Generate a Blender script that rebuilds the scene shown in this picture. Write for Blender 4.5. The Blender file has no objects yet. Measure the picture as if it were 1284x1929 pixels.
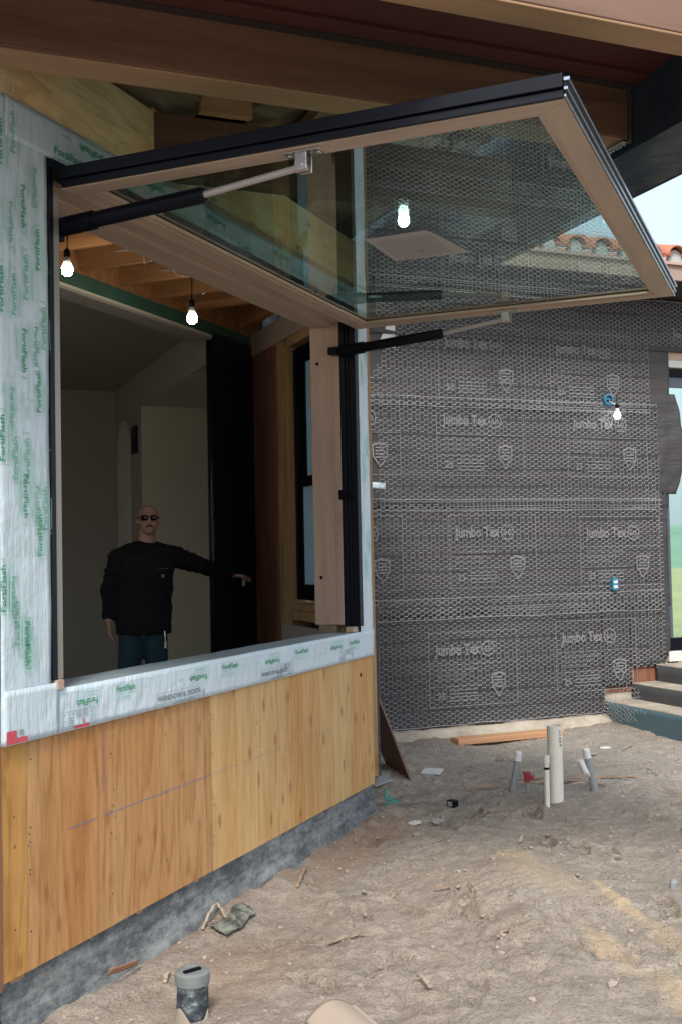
import bpy, math, random
import numpy as np
from mathutils import Matrix, Vector
random.seed(7); rng=np.random.default_rng(7)
S=bpy.context.scene
COL=S.collection
# ------------------------------------------------------------------ camera
F_PX,YAW,PITCH,ROLL=2089.6,0.4002,0.0390,-0.0201
CAM=Vector((0,-2.5686,1.65))
fw=Vector((math.cos(YAW)*math.cos(PITCH),math.sin(YAW)*math.cos(PITCH),math.sin(PITCH)))
rt=Vector((math.sin(YAW),-math.cos(YAW),0)); up=rt.cross(fw)
cx=rt*math.cos(ROLL)+up*math.sin(ROLL); cy=-rt*math.sin(ROLL)+up*math.cos(ROLL)
cd=bpy.data.cameras.new('camera'); cam=bpy.data.objects.new('camera',cd); COL.objects.link(cam)
cd.sensor_fit='HORIZONTAL'; cd.sensor_width=36; cd.lens=F_PX/1284*36; cd.clip_start=.05; cd.clip_end=2000
m=Matrix.Identity(4)
for i in range(3): m[i][0]=cx[i]; m[i][1]=cy[i]; m[i][2]=-fw[i]; m[i][3]=CAM[i]
cam.matrix_world=m; S.camera=cam
# ------------------------------------------------------------------ light
W=bpy.data.worlds.new('World'); S.world=W; W.use_nodes=True
wn=W.node_tree; bg=wn.nodes['Background']
sky=wn.nodes.new('ShaderNodeTexSky'); sky.sky_type='NISHITA'; sky.sun_disc=False
SUN_EL,SUN_AZ=math.radians(48),math.radians(200)     # azimuth of the sun measured from +x towards +y
sky.sun_elevation=SUN_EL; sky.sun_rotation=math.pi/2-SUN_AZ
sky.air_density=1.0; sky.dust_density=6.0; sky.ozone_density=1.5; sky.altitude=0
wtc=wn.nodes.new('ShaderNodeTexCoord'); wno=wn.nodes.new('ShaderNodeTexNoise'); wno.inputs['Scale'].default_value=2.2; wno.inputs['Detail'].default_value=5
wn.links.new(wtc.outputs['Generated'],wno.inputs['Vector'])
wrp=wn.nodes.new('ShaderNodeMapRange'); wrp.inputs[1].default_value=.3; wrp.inputs[2].default_value=.7; wrp.inputs[3].default_value=.55; wrp.inputs[4].default_value=.80; wn.links.new(wno.outputs[0],wrp.inputs[0])
wmx=wn.nodes.new('ShaderNodeMix'); wmx.data_type='RGBA'; wn.links.new(wrp.outputs[0],wmx.inputs[0]); wn.links.new(sky.outputs[0],wmx.inputs[6]); wmx.inputs[7].default_value=(2.95,3.35,3.75,1)   # veil of high cloud
wn.links.new(wmx.outputs[2],bg.inputs[0]); bg.inputs[1].default_value=0.15
sl=bpy.data.lights.new('sun','SUN'); sl.energy=1.5; sl.angle=math.radians(12); sl.color=(1,.95,.88)
so=bpy.data.objects.new('sun',sl); COL.objects.link(so)
sd=Vector((math.cos(SUN_AZ)*math.cos(SUN_EL),math.sin(SUN_AZ)*math.cos(SUN_EL),math.sin(SUN_EL)))
so.rotation_euler=sd.to_track_quat('Z','Y').to_euler(); so.location=(0,0,30)
S.view_settings.view_transform='Standard'; S.view_settings.look='None'; S.view_settings.gamma=1
S.view_settings.use_curve_mapping=False; S.view_settings.exposure=1.1
S.render.engine='CYCLES'
S.cycles.max_bounces=8; S.cycles.transparent_max_bounces=12
# ------------------------------------------------------------------ helpers
s2=2**-.5
class Fr:                                   # a local frame: origin, x axis, y axis (z up)
    def __init__(s,o,ex,ey,ez=(0,0,1)):
        s.o=np.array(o,float); s.m=np.array([ex,ey,ez],float)
    def __call__(s,p): return s.o+np.asarray(p,float)@s.m
ID=Fr((0,0,0),(1,0,0),(0,1,0))
EN=Fr((0,0,0),(s2,-s2,0),(s2,s2,0))          # e,n : rear house and porch beams
N2=6.98
W2=Fr((N2*s2,N2*s2,0),(s2,-s2,0),(s2,s2,0))
B45=Fr((6.5,.1,0),(s2,s2,0),(s2,-s2,0))      # angled bay wall
class MB:
    def __init__(s): s.v=[]; s.f=[]; s.n=0
    def add(s,v,f):
        v=np.asarray(v,float).reshape(-1,3)
        s.v.append(v); s.f+= [tuple(int(i)+s.n for i in q) for q in f]; s.n+=len(v)
        return s
    def box(s,lo,hi,fr=ID):
        x0,y0,z0=lo; x1,y1,z1=hi
        p=[(x0,y0,z0),(x1,y0,z0),(x1,y1,z0),(x0,y1,z0),(x0,y0,z1),(x1,y0,z1),(x1,y1,z1),(x0,y1,z1)]
        return s.add(fr(p),[(0,3,2,1),(4,5,6,7),(0,1,5,4),(1,2,6,5),(2,3,7,6),(3,0,4,7)])
    def prism(s,poly,d,fr=ID):               # polygon (list of 3-D points) extruded by d
        p=np.array(poly,float); n=len(p); q=p+np.array(d,float)
        f=[tuple(range(n))[::-1],tuple(range(n,2*n))]+[(i,(i+1)%n,n+(i+1)%n,n+i) for i in range(n)]
        return s.add(fr(np.vstack([p,q])),f)
    def tube(s,pts,r,seg=12,fr=ID,cap=True,sq=1.0):
        P=fr(np.array(pts,float)); n=len(P); r=np.broadcast_to(np.array(r,float),(n,)) if np.ndim(r)<2 else r
        V=[]; prev=None
        for i in range(n):
            t=P[min(i+1,n-1)]-P[max(i-1,0)]; t/=np.linalg.norm(t)+1e-12
            if prev is None:
                u=np.cross(t,np.array([0,0,1.])) if abs(t[2])<.9 else fr.m[0]/np.linalg.norm(fr.m[0])-t*(t@fr.m[0])
            else: u=prev-t*(prev@t)
            u/=np.linalg.norm(u); w=np.cross(t,u); prev=u
            for k in range(seg):
                a=2*math.pi*k/seg; V.append(P[i]+r[i]*(math.cos(a)*u+sq*math.sin(a)*w))
        f=[(i*seg+k,i*seg+(k+1)%seg,(i+1)*seg+(k+1)%seg,(i+1)*seg+k) for i in range(n-1) for k in range(seg)]
        if cap: f+=[tuple(range(seg))[::-1],tuple((n-1)*seg+k for k in range(seg))]
        return s.add(V,f)
    def caps(s,a,b,ra,rb,seg=14,fr=ID):      # tapered capsule
        a=np.array(a,float); b=np.array(b,float); t=b-a; L=np.linalg.norm(t)+1e-9; t/=L
        pts=[];rr=[]
        for k in range(5):
            q=math.pi/2*(1-k/4); pts.append(a-t*ra*math.sin(q)); rr.append(max(ra*math.cos(q),1e-4))
        for k in range(5):
            q=math.pi/2*(k/4); pts.append(b+t*rb*math.sin(q)); rr.append(max(rb*math.cos(q),1e-4))
        return s.tube(pts,rr,seg,fr)
    def ell(s,c,r,fr=ID,seg=18,rings=12,rot=None):
        V=[];
        for i in range(rings+1):
            th=math.pi*i/rings
            for k in range(seg):
                a=2*math.pi*k/seg; V.append((r[0]*math.sin(th)*math.cos(a),r[1]*math.sin(th)*math.sin(a),r[2]*math.cos(th)))
        V=np.array(V)
        if rot is not None: V=V@np.array(rot).T
        V=V+np.array(c)
        f=[(i*seg+k,(i+1)*seg+k,(i+1)*seg+(k+1)%seg,i*seg+(k+1)%seg) for i in range(rings) for k in range(seg)]
        return s.add(fr(V),f)
    def lathe(s,prof,c,seg=28,fr=ID):        # prof: (r,z) list
        V=[(c[0]+r*math.cos(2*math.pi*k/seg),c[1]+r*math.sin(2*math.pi*k/seg),c[2]+z) for r,z in prof for k in range(seg)]
        n=len(prof)
        f=[(i*seg+k,i*seg+(k+1)%seg,(i+1)*seg+(k+1)%seg,(i+1)*seg+k) for i in range(n-1) for k in range(seg)]
        return s.add(fr(np.array(V)),f)
    def grid(s,nu,nv,fn,fr=ID):              # fn(u,v)->(x,y,z) arrays
        U,V=np.meshgrid(np.linspace(0,1,nu),np.linspace(0,1,nv)); X,Y,Z=fn(U,V)
        P=np.stack([X+0*U,Y+0*U,Z+0*U],-1).reshape(-1,3)
        f=[(j*nu+i,j*nu+i+1,(j+1)*nu+i+1,(j+1)*nu+i) for j in range(nv-1) for i in range(nu-1)]
        return s.add(fr(P),f)
    def build(s,name,mat,parent=None,smooth=False,bevel=0,solid=0,auto=False):
        V=np.vstack(s.v); 
        if parent is None:
            L=Vector((float(V[:,0].mean()),float(V[:,1].mean()),float(V[:,2].min())))
        else: L=Vector((0,0,0))
        off=np.array(L) if parent is None else np.array(wloc(parent))
        me=bpy.data.meshes.new(name); me.from_pydata((V-off).tolist(),[],s.f); me.update()
        o=bpy.data.objects.new(name,me); COL.objects.link(o)
        if parent is None: o.location=L
        else: o.parent=parent
        me.materials.append(mat)
        if smooth:
            me.polygons.foreach_set('use_smooth',[True]*len(me.polygons))
        if auto:
            me.polygons.foreach_set('use_smooth',[True]*len(me.polygons)); me.set_sharp_from_angle(angle=math.radians(35))
        if solid:
            k=o.modifiers.new('solid','SOLIDIFY'); k.thickness=solid; k.offset=0
        if bevel:
            b=o.modifiers.new('bevel','BEVEL'); b.width=bevel; b.segments=2; b.limit_method='ANGLE'; b.harden_normals=False
        return o
def wloc(o):
    L=Vector((0,0,0))
    while o is not None: L+=o.location; o=o.parent
    return L
def tag(o,label=None,cat=None,group=None,kind=None):
    for k,v in (('label',label),('category',cat),('group',group),('kind',kind)):
        if v: o[k]=v
    return o
def empty(name,loc,label,cat,group=None):
    o=bpy.data.objects.new(name,None); COL.objects.link(o); o.location=loc; o.empty_display_size=.1
    return tag(o,label,cat,group)
# text as mesh
_tc={}
def text_mesh(st,bold=0.0):
    if (st,bold) in _tc: return _tc[(st,bold)]
    cu=bpy.data.curves.new('t','FONT'); cu.body=st; cu.size=1; cu.resolution_u=2; cu.offset=bold; cu.fill_mode='FRONT'
    o=bpy.data.objects.new('t',cu); COL.objects.link(o)
    dg=bpy.context.evaluated_depsgraph_get(); me=bpy.data.meshes.new_from_object(o.evaluated_get(dg))
    V=np.array([v.co[:] for v in me.vertices]); f=[tuple(p.vertices) for p in me.polygons]
    bpy.data.objects.remove(o); bpy.data.curves.remove(cu); bpy.data.meshes.remove(me)
    V[:,0]-=V[:,0].min(); _tc[(st,bold)]=(V,f,V[:,0].max()); return _tc[(st,bold)]
def put_text(mb,st,o,ux,uy,h,fr=ID,bold=0.0,width=None):
    """writes st from o along ux, cap height direction uy, size h"""
    V,f,w=text_mesh(st,bold); k=h/.7; kx=k if width is None else width/w
    ux=np.array(ux,float); uy=np.array(uy,float)
    mb.add(fr(np.array(o,float)+V[:,:1]*kx*ux+V[:,1:2]*k*uy),f)
def bar(mb,o,ux,uy,w,h,fr=ID):
    o=np.array(o,float);ux=np.array(ux,float);uy=np.array(uy,float)
    mb.add(fr([o,o+ux*w,o+ux*w+uy*h,o+uy*h]),[(0,1,2,3)])
def frame_lines(mb,o,ux,uy,w,h,t,fr=ID):
    o=np.array(o,float);ux=np.array(ux,float);uy=np.array(uy,float)
    bar(mb,o,ux,uy,w,t,fr); bar(mb,o+uy*(h-t),ux,uy,w,t,fr); bar(mb,o+uy*t,ux,uy,t,h-2*t,fr); bar(mb,o+uy*t+ux*(w-t),ux,uy,t,h-2*t,fr)
def ring(mb,c,ux,uy,r0,r1,seg=24,fr=ID):
    c=np.array(c,float);ux=np.array(ux,float);uy=np.array(uy,float)
    V=[c+r*(math.cos(2*math.pi*k/seg)*ux+math.sin(2*math.pi*k/seg)*uy) for r in (r0,r1) for k in range(seg)]
    mb.add(fr(V),[(k,(k+1)%seg,seg+(k+1)%seg,seg+k) for k in range(seg)])
# value noise (numpy)
def vnoise(x,y,seed=0):
    xi=np.floor(x).astype(np.int64); yi=np.floor(y).astype(np.int64); xf=x-xi; yf=y-yi
    def h(a,b):
        n=(a*374761393+b*668265263+seed*1442695041)&0xffffffff
        n=((n^(n>>13))*1274126177)&0xffffffff
        return ((n^(n>>16))&0xffff)/65535.
    u=xf*xf*(3-2*xf); w=yf*yf*(3-2*yf)
    return (h(xi,yi)*(1-u)+h(xi+1,yi)*u)*(1-w)+(h(xi,yi+1)*(1-u)+h(xi+1,yi+1)*u)*w
def fbm(x,y,f,o=4,seed=0,g=.5):
    r=0;a=1;t=0
    for k in range(o):
        r=r+a*(vnoise(x*f+17.3*k,y*f-9.1*k,seed+k)-.5)*2; t+=a; a*=g; f*=2.03
    return r/t
# ------------------------------------------------------------------ materials
class NM:
    def __init__(s,name):
        s.m=bpy.data.materials.new(name); s.m.use_nodes=True; s.t=s.m.node_tree
        s.b=s.t.nodes['Principled BSDF']; s.out=s.t.nodes['Material Output']; s.tc=s.t.nodes.new('ShaderNodeTexCoord')
    def N(s,ty,props=None,**inp):
        n=s.t.nodes.new('ShaderNode'+ty)
        for k,v in (props or {}).items(): setattr(n,k,v)
        for k,v in inp.items(): s.put(n,k.replace('_',' '),v)
        return n
    def put(s,n,k,v):
        i=n.inputs[int(k)] if k.isdigit() else n.inputs[k]
        if isinstance(v,bpy.types.NodeSocket): s.t.links.new(v,i)
        elif isinstance(v,bpy.types.Node): s.t.links.new(v.outputs[0],i)
        else: i.default_value=v
    def math(s,op,a,b=0.0,c=None,clamp=False):
        n=s.t.nodes.new('ShaderNodeMath'); n.operation=op; n.use_clamp=clamp
        s.put(n,'0',a); s.put(n,'1',b)
        if c is not None: s.put(n,'2',c)
        return n.outputs[0]
    def map(s,scale=(1,1,1),rot=(0,0,0),src=None,loc=(0,0,0)):
        n=s.t.nodes.new('ShaderNodeMapping'); s.t.links.new(src or s.tc.outputs['Object'],n.inputs[0])
        n.inputs['Scale'].default_value=scale; n.inputs['Rotation'].default_value=rot; n.inputs['Location'].default_value=loc
        return n.outputs[0]
    def noise(s,vec,scale,det=4,rough=.55,dist=0):
        n=s.N('TexNoise'); s.t.links.new(vec,n.inputs['Vector']); n.inputs['Scale'].default_value=scale
        n.inputs['Detail'].default_value=det; n.inputs['Roughness'].default_value=rough; n.inputs['Distortion'].default_value=dist
        return n.outputs['Fac']
    def ramp(s,fac,stops):
        n=s.t.nodes.new('ShaderNodeValToRGB'); s.t.links.new(fac,n.inputs[0]); e=n.color_ramp.elements
        while len(e)<len(stops): e.new(.5)
        for i,(p,c) in enumerate(stops):
            e[i].position=p; e[i].color=(c if isinstance(c,(tuple,list)) else (c,c,c))[:3]+(1,) if not isinstance(c,(int,float)) else (c,c,c,1)
        return n.outputs[0]
    def mix(s,f,a,b,mode='MIX'):
        n=s.t.nodes.new('ShaderNodeMix'); n.data_type='RGBA'; n.blend_type=mode
        def p(i,v):
            if isinstance(v,bpy.types.NodeSocket): s.t.links.new(v,i)
            elif isinstance(v,(int,float)): i.default_value=v
            else: i.default_value=tuple(v)[:3]+(1,)
        p(n.inputs[0],f); p(n.inputs[6],a); p(n.inputs[7],b); return n.outputs[2]
    def bump(s,h,strength=.3,dist=.01,prev=None):
        n=s.t.nodes.new('ShaderNodeBump'); s.t.links.new(h,n.inputs['Height']); n.inputs['Strength'].default_value=strength; n.inputs['Distance'].default_value=dist
        if prev: s.t.links.new(prev,n.inputs['Normal'])
        return n.outputs[0]
    def fin(s,color=None,rough=.6,metal=0,normal=None,spec=.5,emit=None,es=0):
        def p(k,v):
            i=s.b.inputs[k]
            if isinstance(v,bpy.types.NodeSocket): s.t.links.new(v,i)
            elif isinstance(v,(tuple,list)): i.default_value=tuple(v)[:3]+(1,)
            else: i.default_value=v
        if color is not None: p('Base Color',color)
        p('Roughness',rough); p('Metallic',metal); p('Specular IOR Level',spec)
        if normal: s.t.links.new(normal,s.b.inputs['Normal'])
        if emit: p('Emission Color',emit); p('Emission Strength',es)
        return s.m
def sc(c,k): return tuple(x*k for x in c)
def wood(name,c,dark=.6,axis='x',rot=0,freq=9,knots=True,rough=.62,warm=None,streak=1.0,wavy=.6):
    """lumber / plywood with the grain along axis (after turning by rot about z)"""
    M=NM(name); st={'x':(.09,1,1),'y':(1,.09,1),'z':(1,1,.09)}[axis]
    r=M.map((1,1,1),(0,0,rot)); v=M.map(st,src=r)
    d=M.noise(v,3.0,3,.5)
    w=M.N('VectorMath',{'operation':'ADD'}); M.t.links.new(v,w.inputs[0])
    cb=M.N('CombineXYZ'); dd=M.math('MULTIPLY',d,wavy*.25); 
    for i in range(3): M.t.links.new(dd,cb.inputs[i])
    M.t.links.new(cb.outputs[0],w.inputs[1])
    g=M.noise(w.outputs[0],freq*2.2,4,.65); g2=M.noise(w.outputs[0],freq*11,2,.6)
    rings=M.math('FRACT',M.math('MULTIPLY',M.noise(v,freq*.33,2,.4),9.0))
    rr=M.math('MULTIPLY',M.math('ABSOLUTE',M.math('SUBTRACT',rings,.5)),2.0)
    tone=M.noise(M.map((1,1,1)),1.3,3,.5)
    f=M.math('ADD',M.math('MULTIPLY',g,.55),M.math('ADD',M.math('MULTIPLY',g2,.25),M.math('MULTIPLY',rr,.3*streak)))
    col=M.ramp(f,[(.25,sc(c,dark)),(.62,c),(.9,sc(c,1.16))])
    col=M.mix(M.math('MULTIPLY',tone,.5),col,M.mix(1.0,col,warm or sc((.9,.75,.6),1),'MULTIPLY'))
    if knots:
        ks={'x':(1.3,4.2,4.2),'y':(4.2,1.3,4.2),'z':(4.2,4.2,1.3)}[axis]
        vo=M.N('TexVoronoi',{'feature':'F1'}); M.t.links.new(M.map(ks,src=r),vo.inputs['Vector']); vo.inputs['Scale'].default_value=1.0; vo.inputs['Randomness'].default_value=1
        k=M.ramp(vo.outputs['Distance'],[(.035,1.0),(.075,.75),(.15,0.0)])
        col=M.mix(k,col,sc((c[0]*.5,c[1]*.32,c[2]*.22),1))
    n=M.bump(g2,.12,.004,M.bump(g,.15,.006))
    return M.fin(col,rough,0,n,.3)
def plain(name,c,rough=.5,metal=0,var=.12,scale=9,spec=.5,bump=.05):
    M=NM(name); v=M.tc.outputs['Object']; n=M.noise(v,scale,5,.6)
    col=M.mix(n,sc(c,1-var),sc(c,1+var)); n2=M.noise(v,scale*7,3,.6)
    return M.fin(col,M.math('ADD',M.math('MULTIPLY',n2,.2),rough-.1),metal,M.bump(n2,bump*3,.003),spec)
def ply_mat(name,c,dark,kn,axis='z'):
    """rotary-cut fir face: long flame grain, dark checks, football patches"""
    M=NM(name); st={'z':(1,1,.11),'x':(.11,1,1)}[axis]
    v=M.map(st); dn=M.noise(M.map((1,1,.35)),2.6,3,.5)
    rings=M.math('FRACT',M.math('ADD',M.math('MULTIPLY',M.noise(v,2.3,3,.5,.4),13.0),M.math('MULTIPLY',dn,2.0)))
    rr=M.ramp(rings,[(0,.15),(.3,.75),(.8,1.0),(.97,.1)])
    fine=M.noise(v,38,3,.7); chk=M.noise(M.map(tuple(x*(1 if x>.5 else .6) for x in st)),75,2,.6)
    tone=M.noise(M.map((2.4,2.4,.25)),1.5,2,.5)
    f=M.math('ADD',M.math('MULTIPLY',rr,.20),M.math('MULTIPLY',fine,.76))
    col=M.ramp(f,[(.28,sc((c[0],c[1]*.86,c[2]*.75),dark)),(.52,sc(c,.95)),(.80,sc(c,1.22))])
    col=M.mix(M.ramp(tone,[(.35,0.0),(.7,.75)]),col,M.mix(1.0,col,(.86,.62,.40),'MULTIPLY'))
    ck=M.ramp(chk,[(.70,0.0),(.78,.55)]); col=M.mix(ck,col,sc(c,.28))
    vo=M.N('TexVoronoi',{'feature':'F1','voronoi_dimensions':'2D'}); M.t.links.new(M.map({'z':(5.2,1,2.4),'x':(2.4,1,5.2)}[axis],(math.radians(-90),0,0),src=M.tc.outputs['Object'],loc=(.37,0,.21)),vo.inputs['Vector']); vo.inputs['Scale'].default_value=1.0
    ds=M.math('ADD',vo.outputs['Distance'],M.math('MULTIPLY',M.math('SUBTRACT',fine,.5),.10))
    k=M.ramp(ds,[(.025,1.0),(.06,.7),(.105,0.0)]) ; k=M.math('MULTIPLY',k,kn)
    col=M.mix(k,col,(c[0]*.38,c[1]*.20,c[2]*.12))
    n=M.bump(ck,.25,.003,M.bump(fine,.15,.003))
    return M.fin(col,.62,0,n,.25)

PLY_A=ply_mat('fir_plywood_warm',(.50,.295,.135),.66,.35)
PLY_B=ply_mat('fir_plywood_pale',(.60,.40,.185),.82,.6)
PLY_C=ply_mat('fir_plywood_gold',(.50,.28,.09),.66,.45)
PLY_X=ply_mat('plywood_long_grain',(.80,.64,.37),.76,.8,'x')
CLEAR=wood('clear_fir',(.50,.385,.305),.76,'x',0,7,True,.55,(.97,.92,.88),streak=.4)
CLEARY=wood('clear_fir_cross',(.50,.385,.305),.76,'y',0,7,True,.55,(.97,.92,.88),streak=.4)
CLEARZ=wood('clear_fir_upright',(.46,.335,.27),.76,'z',0,7,True,.55,(.97,.92,.88),streak=.4)
BEAM=wood('timber_beam_brown',(.20,.108,.07),.45,'x',math.radians(45),5,True,.6,wavy=1.4)
BEAMG=wood('timber_beam_greybrown',(.21,.135,.105),.66,'x',math.radians(45),5,True,.6,wavy=1.4)
BEAML=wood('timber_beam_lit_underside',(.38,.245,.145),.7,'x',math.radians(45),5,True,.6,wavy=1.2)  # paler copy of the beam wood, light on the undersides put into colour
JOIST=wood('joist_orange',(.40,.20,.085),.6,'y',0,8,True)
STUD=wood('stud_pale',(.44,.29,.15),.65,'z',0,8,True)
POST=wood('post_redbrown',(.24,.115,.075),.6,'z',0,7,True)
GREYBD=wood('weathered_board',(.22,.18,.13),.6,'x',math.radians(20),9,True)
LUMB=wood('lumber_fresh',(.52,.30,.17),.75,'x',math.radians(45),8,True)
LATH=wood('lath_weathered',(.36,.27,.20),.6,'x',math.radians(20),14,False)
HARDB=plain('hardboard_brown',(.16,.075,.045),.5,0,.15,4)
BLACK=plain('black_aluminium',(.003,.005,.011),.42,0,.15,6,.25,.004)
BLACKS=plain('black_powder_coat',(.003,.004,.008),.42,0,.1,6,.14,.004)
GREYM=plain('grey_aluminium',(.33,.31,.29),.4,.6,.1)
SILVER=plain('aluminium_edge',(.38,.43,.52),.3,1.0,.06)
STEEL=plain('zinc_steel',(.55,.54,.52),.3,1.0,.1)
ROD=plain('piston_rod',(.40,.36,.35),.4,.3,.05)
MAROON=plain('red_oxide_steel',(.085,.022,.020),.5,0,.35,2.2)
DARKGAP=plain('painted_shade',(.03,.022,.02),.8)  # near-black, shade put into colour for the gap strip and eave soffit
PVC=plain('cream_pvc',(.74,.73,.65),.35,0,.1,5)
GREYPVC=plain('grey_conduit',(.25,.27,.29),.45,0,.12,12)
WHITEP=plain('white_cap',(.66,.68,.66),.4,0,.08)
REDP=plain('red_valve',(.35,.04,.04),.4)
BLUEP=plain('blue_box',(.03,.20,.33),.4)
TEAL=plain('teal_wire',(.02,.30,.26),.4)
PRINT_G=plain('green_print',(.05,.33,.17),.6,0,.3,20)
PRINT_GM=plain('mid_green_print',(.16,.45,.33),.6,0,.3,20)
PRINT_GL=plain('pale_green_print',(.36,.62,.53),.6,0,.1,20)
PRINT_K=plain('grey_print',(.22,.27,.29),.6,0,.2,20)
PRINT_R=plain('red_print',(.55,.07,.10),.6)
PRINT_W=plain('pale_print',(.215,.215,.22),.85,0,.45,14,.1)
SCRAPW=plain('white_scrap',(.62,.62,.60),.5,0,.1)
SCRAPG=plain('grey_scrap',(.33,.32,.30),.7)
CARDT=plain('tan_cardboard',(.38,.315,.26),.75,0,.08,5,.2)
TARP=plain('paper_label',(.40,.38,.39),.6,0,.06,30,.3)

def flashing(name,tint):
    M=NM(name); v=M.tc.outputs['Object']
    a=M.noise(v,3.2,4,.55,.4); b=M.noise(M.map((9,9,1.4)),5,4,.6); c=M.noise(v,60,3,.6)
    col=M.mix(a,sc(tint,.90),sc(tint,1.05))
    st=M.ramp(M.noise(M.map((30,30,2.0)),2.2,3,.6),[(.56,0.0),(.64,.45)])
    col=M.mix(M.math('MULTIPLY',st,.5),col,(tint[0]*.62,tint[1]*.88,tint[2]*.80))
    n=M.bump(c,.10,.002,M.bump(b,.6,.010,M.bump(a,.6,.03)))
    return M.fin(col,.34,0,n,.5)
FLASH=flashing('white_flashing',(.55,.66,.73))
FLASH2=flashing('white_flashing_lower',(.60,.71,.79))
SILLF=flashing('dusty_flashing',(.32,.40,.45))
def concrete_mat():
    M=NM('tarred_concrete'); v=M.tc.outputs['Object']
    a=M.noise(M.map((.5,1,2.6)),3.2,9,.74,0); b=M.noise(v,26,6,.75); d=M.noise(M.map((1,1,1.6)),13,7,.8,0)
    f=M.math('ADD',M.math('MULTIPLY',a,.6),M.math('MULTIPLY',d,.45))
    col=M.ramp(f,[(.40,(.045,.052,.062)),(.48,(.095,.105,.118)),(.54,(.19,.205,.21)),(.62,(.31,.33,.33)),(.78,(.42,.43,.42))])
    col=M.mix(M.math('MULTIPLY',b,.22),col,(.20,.21,.20))
    return M.fin(col,.75,0,M.bump(b,.5,.012,M.bump(d,.4,.02)),.3)
CONCT=concrete_mat()
def conc2():
    M=NM('pale_concrete'); v=M.tc.outputs['Object']; a=M.noise(v,4,6,.65); b=M.noise(v,40,4,.6)
    return M.fin(M.ramp(a,[(.3,(.24,.21,.165)),(.55,(.40,.355,.29)),(.75,(.50,.46,.38))]),.85,0,M.bump(b,.4,.008,M.bump(a,.4,.03)),.2)
CONC=conc2()
def paper_mat(name,c):
    M=NM(name); v=M.tc.outputs['Object']; g=M.N('NewGeometry').outputs['Position']
    a=M.noise(M.map((1,1,5),src=g),2.2,5,.6,.3); b=M.noise(M.map((1,1,2),src=g),11,4,.6); z=M.noise(M.map((.25,.25,9),src=g),1.2,3,.5)
    col=M.mix(a,sc(c,.75),sc(c,1.2)); col=M.mix(M.ramp(z,[(.45,0.0),(.62,.45)]),col,(c[0]*1.35,c[1]*1.12,c[2]*1.05))
    return M.fin(col,M.ramp(b,[(.3,.42),(.7,.62)]),0,M.bump(b,.25,.01,M.bump(a,.7,.03)),.45)
PAPER=paper_mat('black_building_paper',(.043,.042,.045))
PAPER2=paper_mat('brown_building_paper',(.046,.044,.046))
PAPERN=paper_mat('eave_paper_wrap',(.022,.034,.052))
def wire_mat():
    M=NM('galvanised_wire'); g=M.N('NewGeometry').outputs['Position']; a=M.noise(g,1.4,4,.6); b=M.noise(g,90,2,.5)
    col=M.ramp(M.math('ADD',M.math('MULTIPLY',a,.7),M.math('MULTIPLY',b,.3)),[(.3,(.22,.225,.23)),(.5,(.32,.335,.345)),(.8,(.50,.52,.54))])
    return M.fin(col,.38,.0,None,.6)
WIRE=wire_mat()
YELLOW_SPOTS=((5.86,-1.04,.20,.12,-.4,.75),(5.28,-1.68,.42,.050,-.58,.95),(4.66,-1.74,.34,.09,-.62,.7),(4.32,-2.08,.3,.12,-.6,.65),(5.5,-1.25,.5,.22,-.6,.4),(4.9,-1.95,.3,.1,-.5,.5))
def dirt_mat():
    M=NM('dry_dirt'); g=M.N('NewGeometry').outputs['Position']
    a=M.noise(g,1.1,5,.6,.3); b=M.noise(g,9,6,.68); c=M.noise(g,70,4,.7); d=M.noise(g,260,2,.6)
    col=M.ramp(M.math('ADD',M.math('MULTIPLY',a,.45),M.math('MULTIPLY',b,.55)),[(.30,(.215,.185,.156)),(.48,(.355,.308,.260)),(.60,(.44,.385,.325)),(.75,(.52,.465,.40))])
    col=M.mix(M.ramp(c,[(.34,.7),(.50,0.0)]),col,(.19,.158,.13))
    col=M.mix(M.ramp(d,[(.60,0.0),(.72,.5)]),col,(.50,.45,.38))
    # grey silt near the pipes, red-brown soil along the footing, yellower colour in the listed spots
    def spot(cx_,cy_,rx,ry,rotz=0):
        v=M.map((1/rx,1/ry,0),(0,0,0),src=M.map((1,1,1),(0,0,rotz),src=g,loc=(0,0,0)))
        sp=M.N('VectorMath',{'operation':'DISTANCE'}); M.t.links.new(v,sp.inputs[0])
        X=cx_*math.cos(rotz)-cy_*math.sin(rotz); Y=cx_*math.sin(rotz)+cy_*math.cos(rotz)
        sp.inputs[1].default_value=(X/rx,Y/ry,0)
        return M.ramp(M.math('ADD',sp.outputs['Value'],M.math('MULTIPLY',M.math('SUBTRACT',b,.5),1.3)),[(.45,1.0),(1.15,0.0)])
    for (x,y,rx,ry,r,k) in YELLOW_SPOTS:
        col=M.mix(M.math('MULTIPLY',spot(x,y,rx,ry,r),k),col,(.54,.425,.29))
    for (x,y,rx,ry,r,k) in ((5.9,-.15,.9,.22,0,.6),(4.6,.1,1.2,.2,0,.5),(4.0,-.4,.5,.3,0,.3)):
        col=M.mix(M.math('MULTIPLY',spot(x,y,rx,ry,r),k),col,(.34,.225,.16))
    for (x,y,rx,ry,r,k) in ((8.6,-.9,1.6,1.1,0,.55),(9.4,0,1.2,.8,0,.35)):
        col=M.mix(M.math('MULTIPLY',spot(x,y,rx,ry,r),k),col,(.33,.31,.28))
    n=M.bump(d,.5,.005,M.bump(c,1.0,.018,M.bump(b,.6,.04)))
    return M.fin(col,.95,0,n,.12)
DIRT=dirt_mat()
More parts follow.
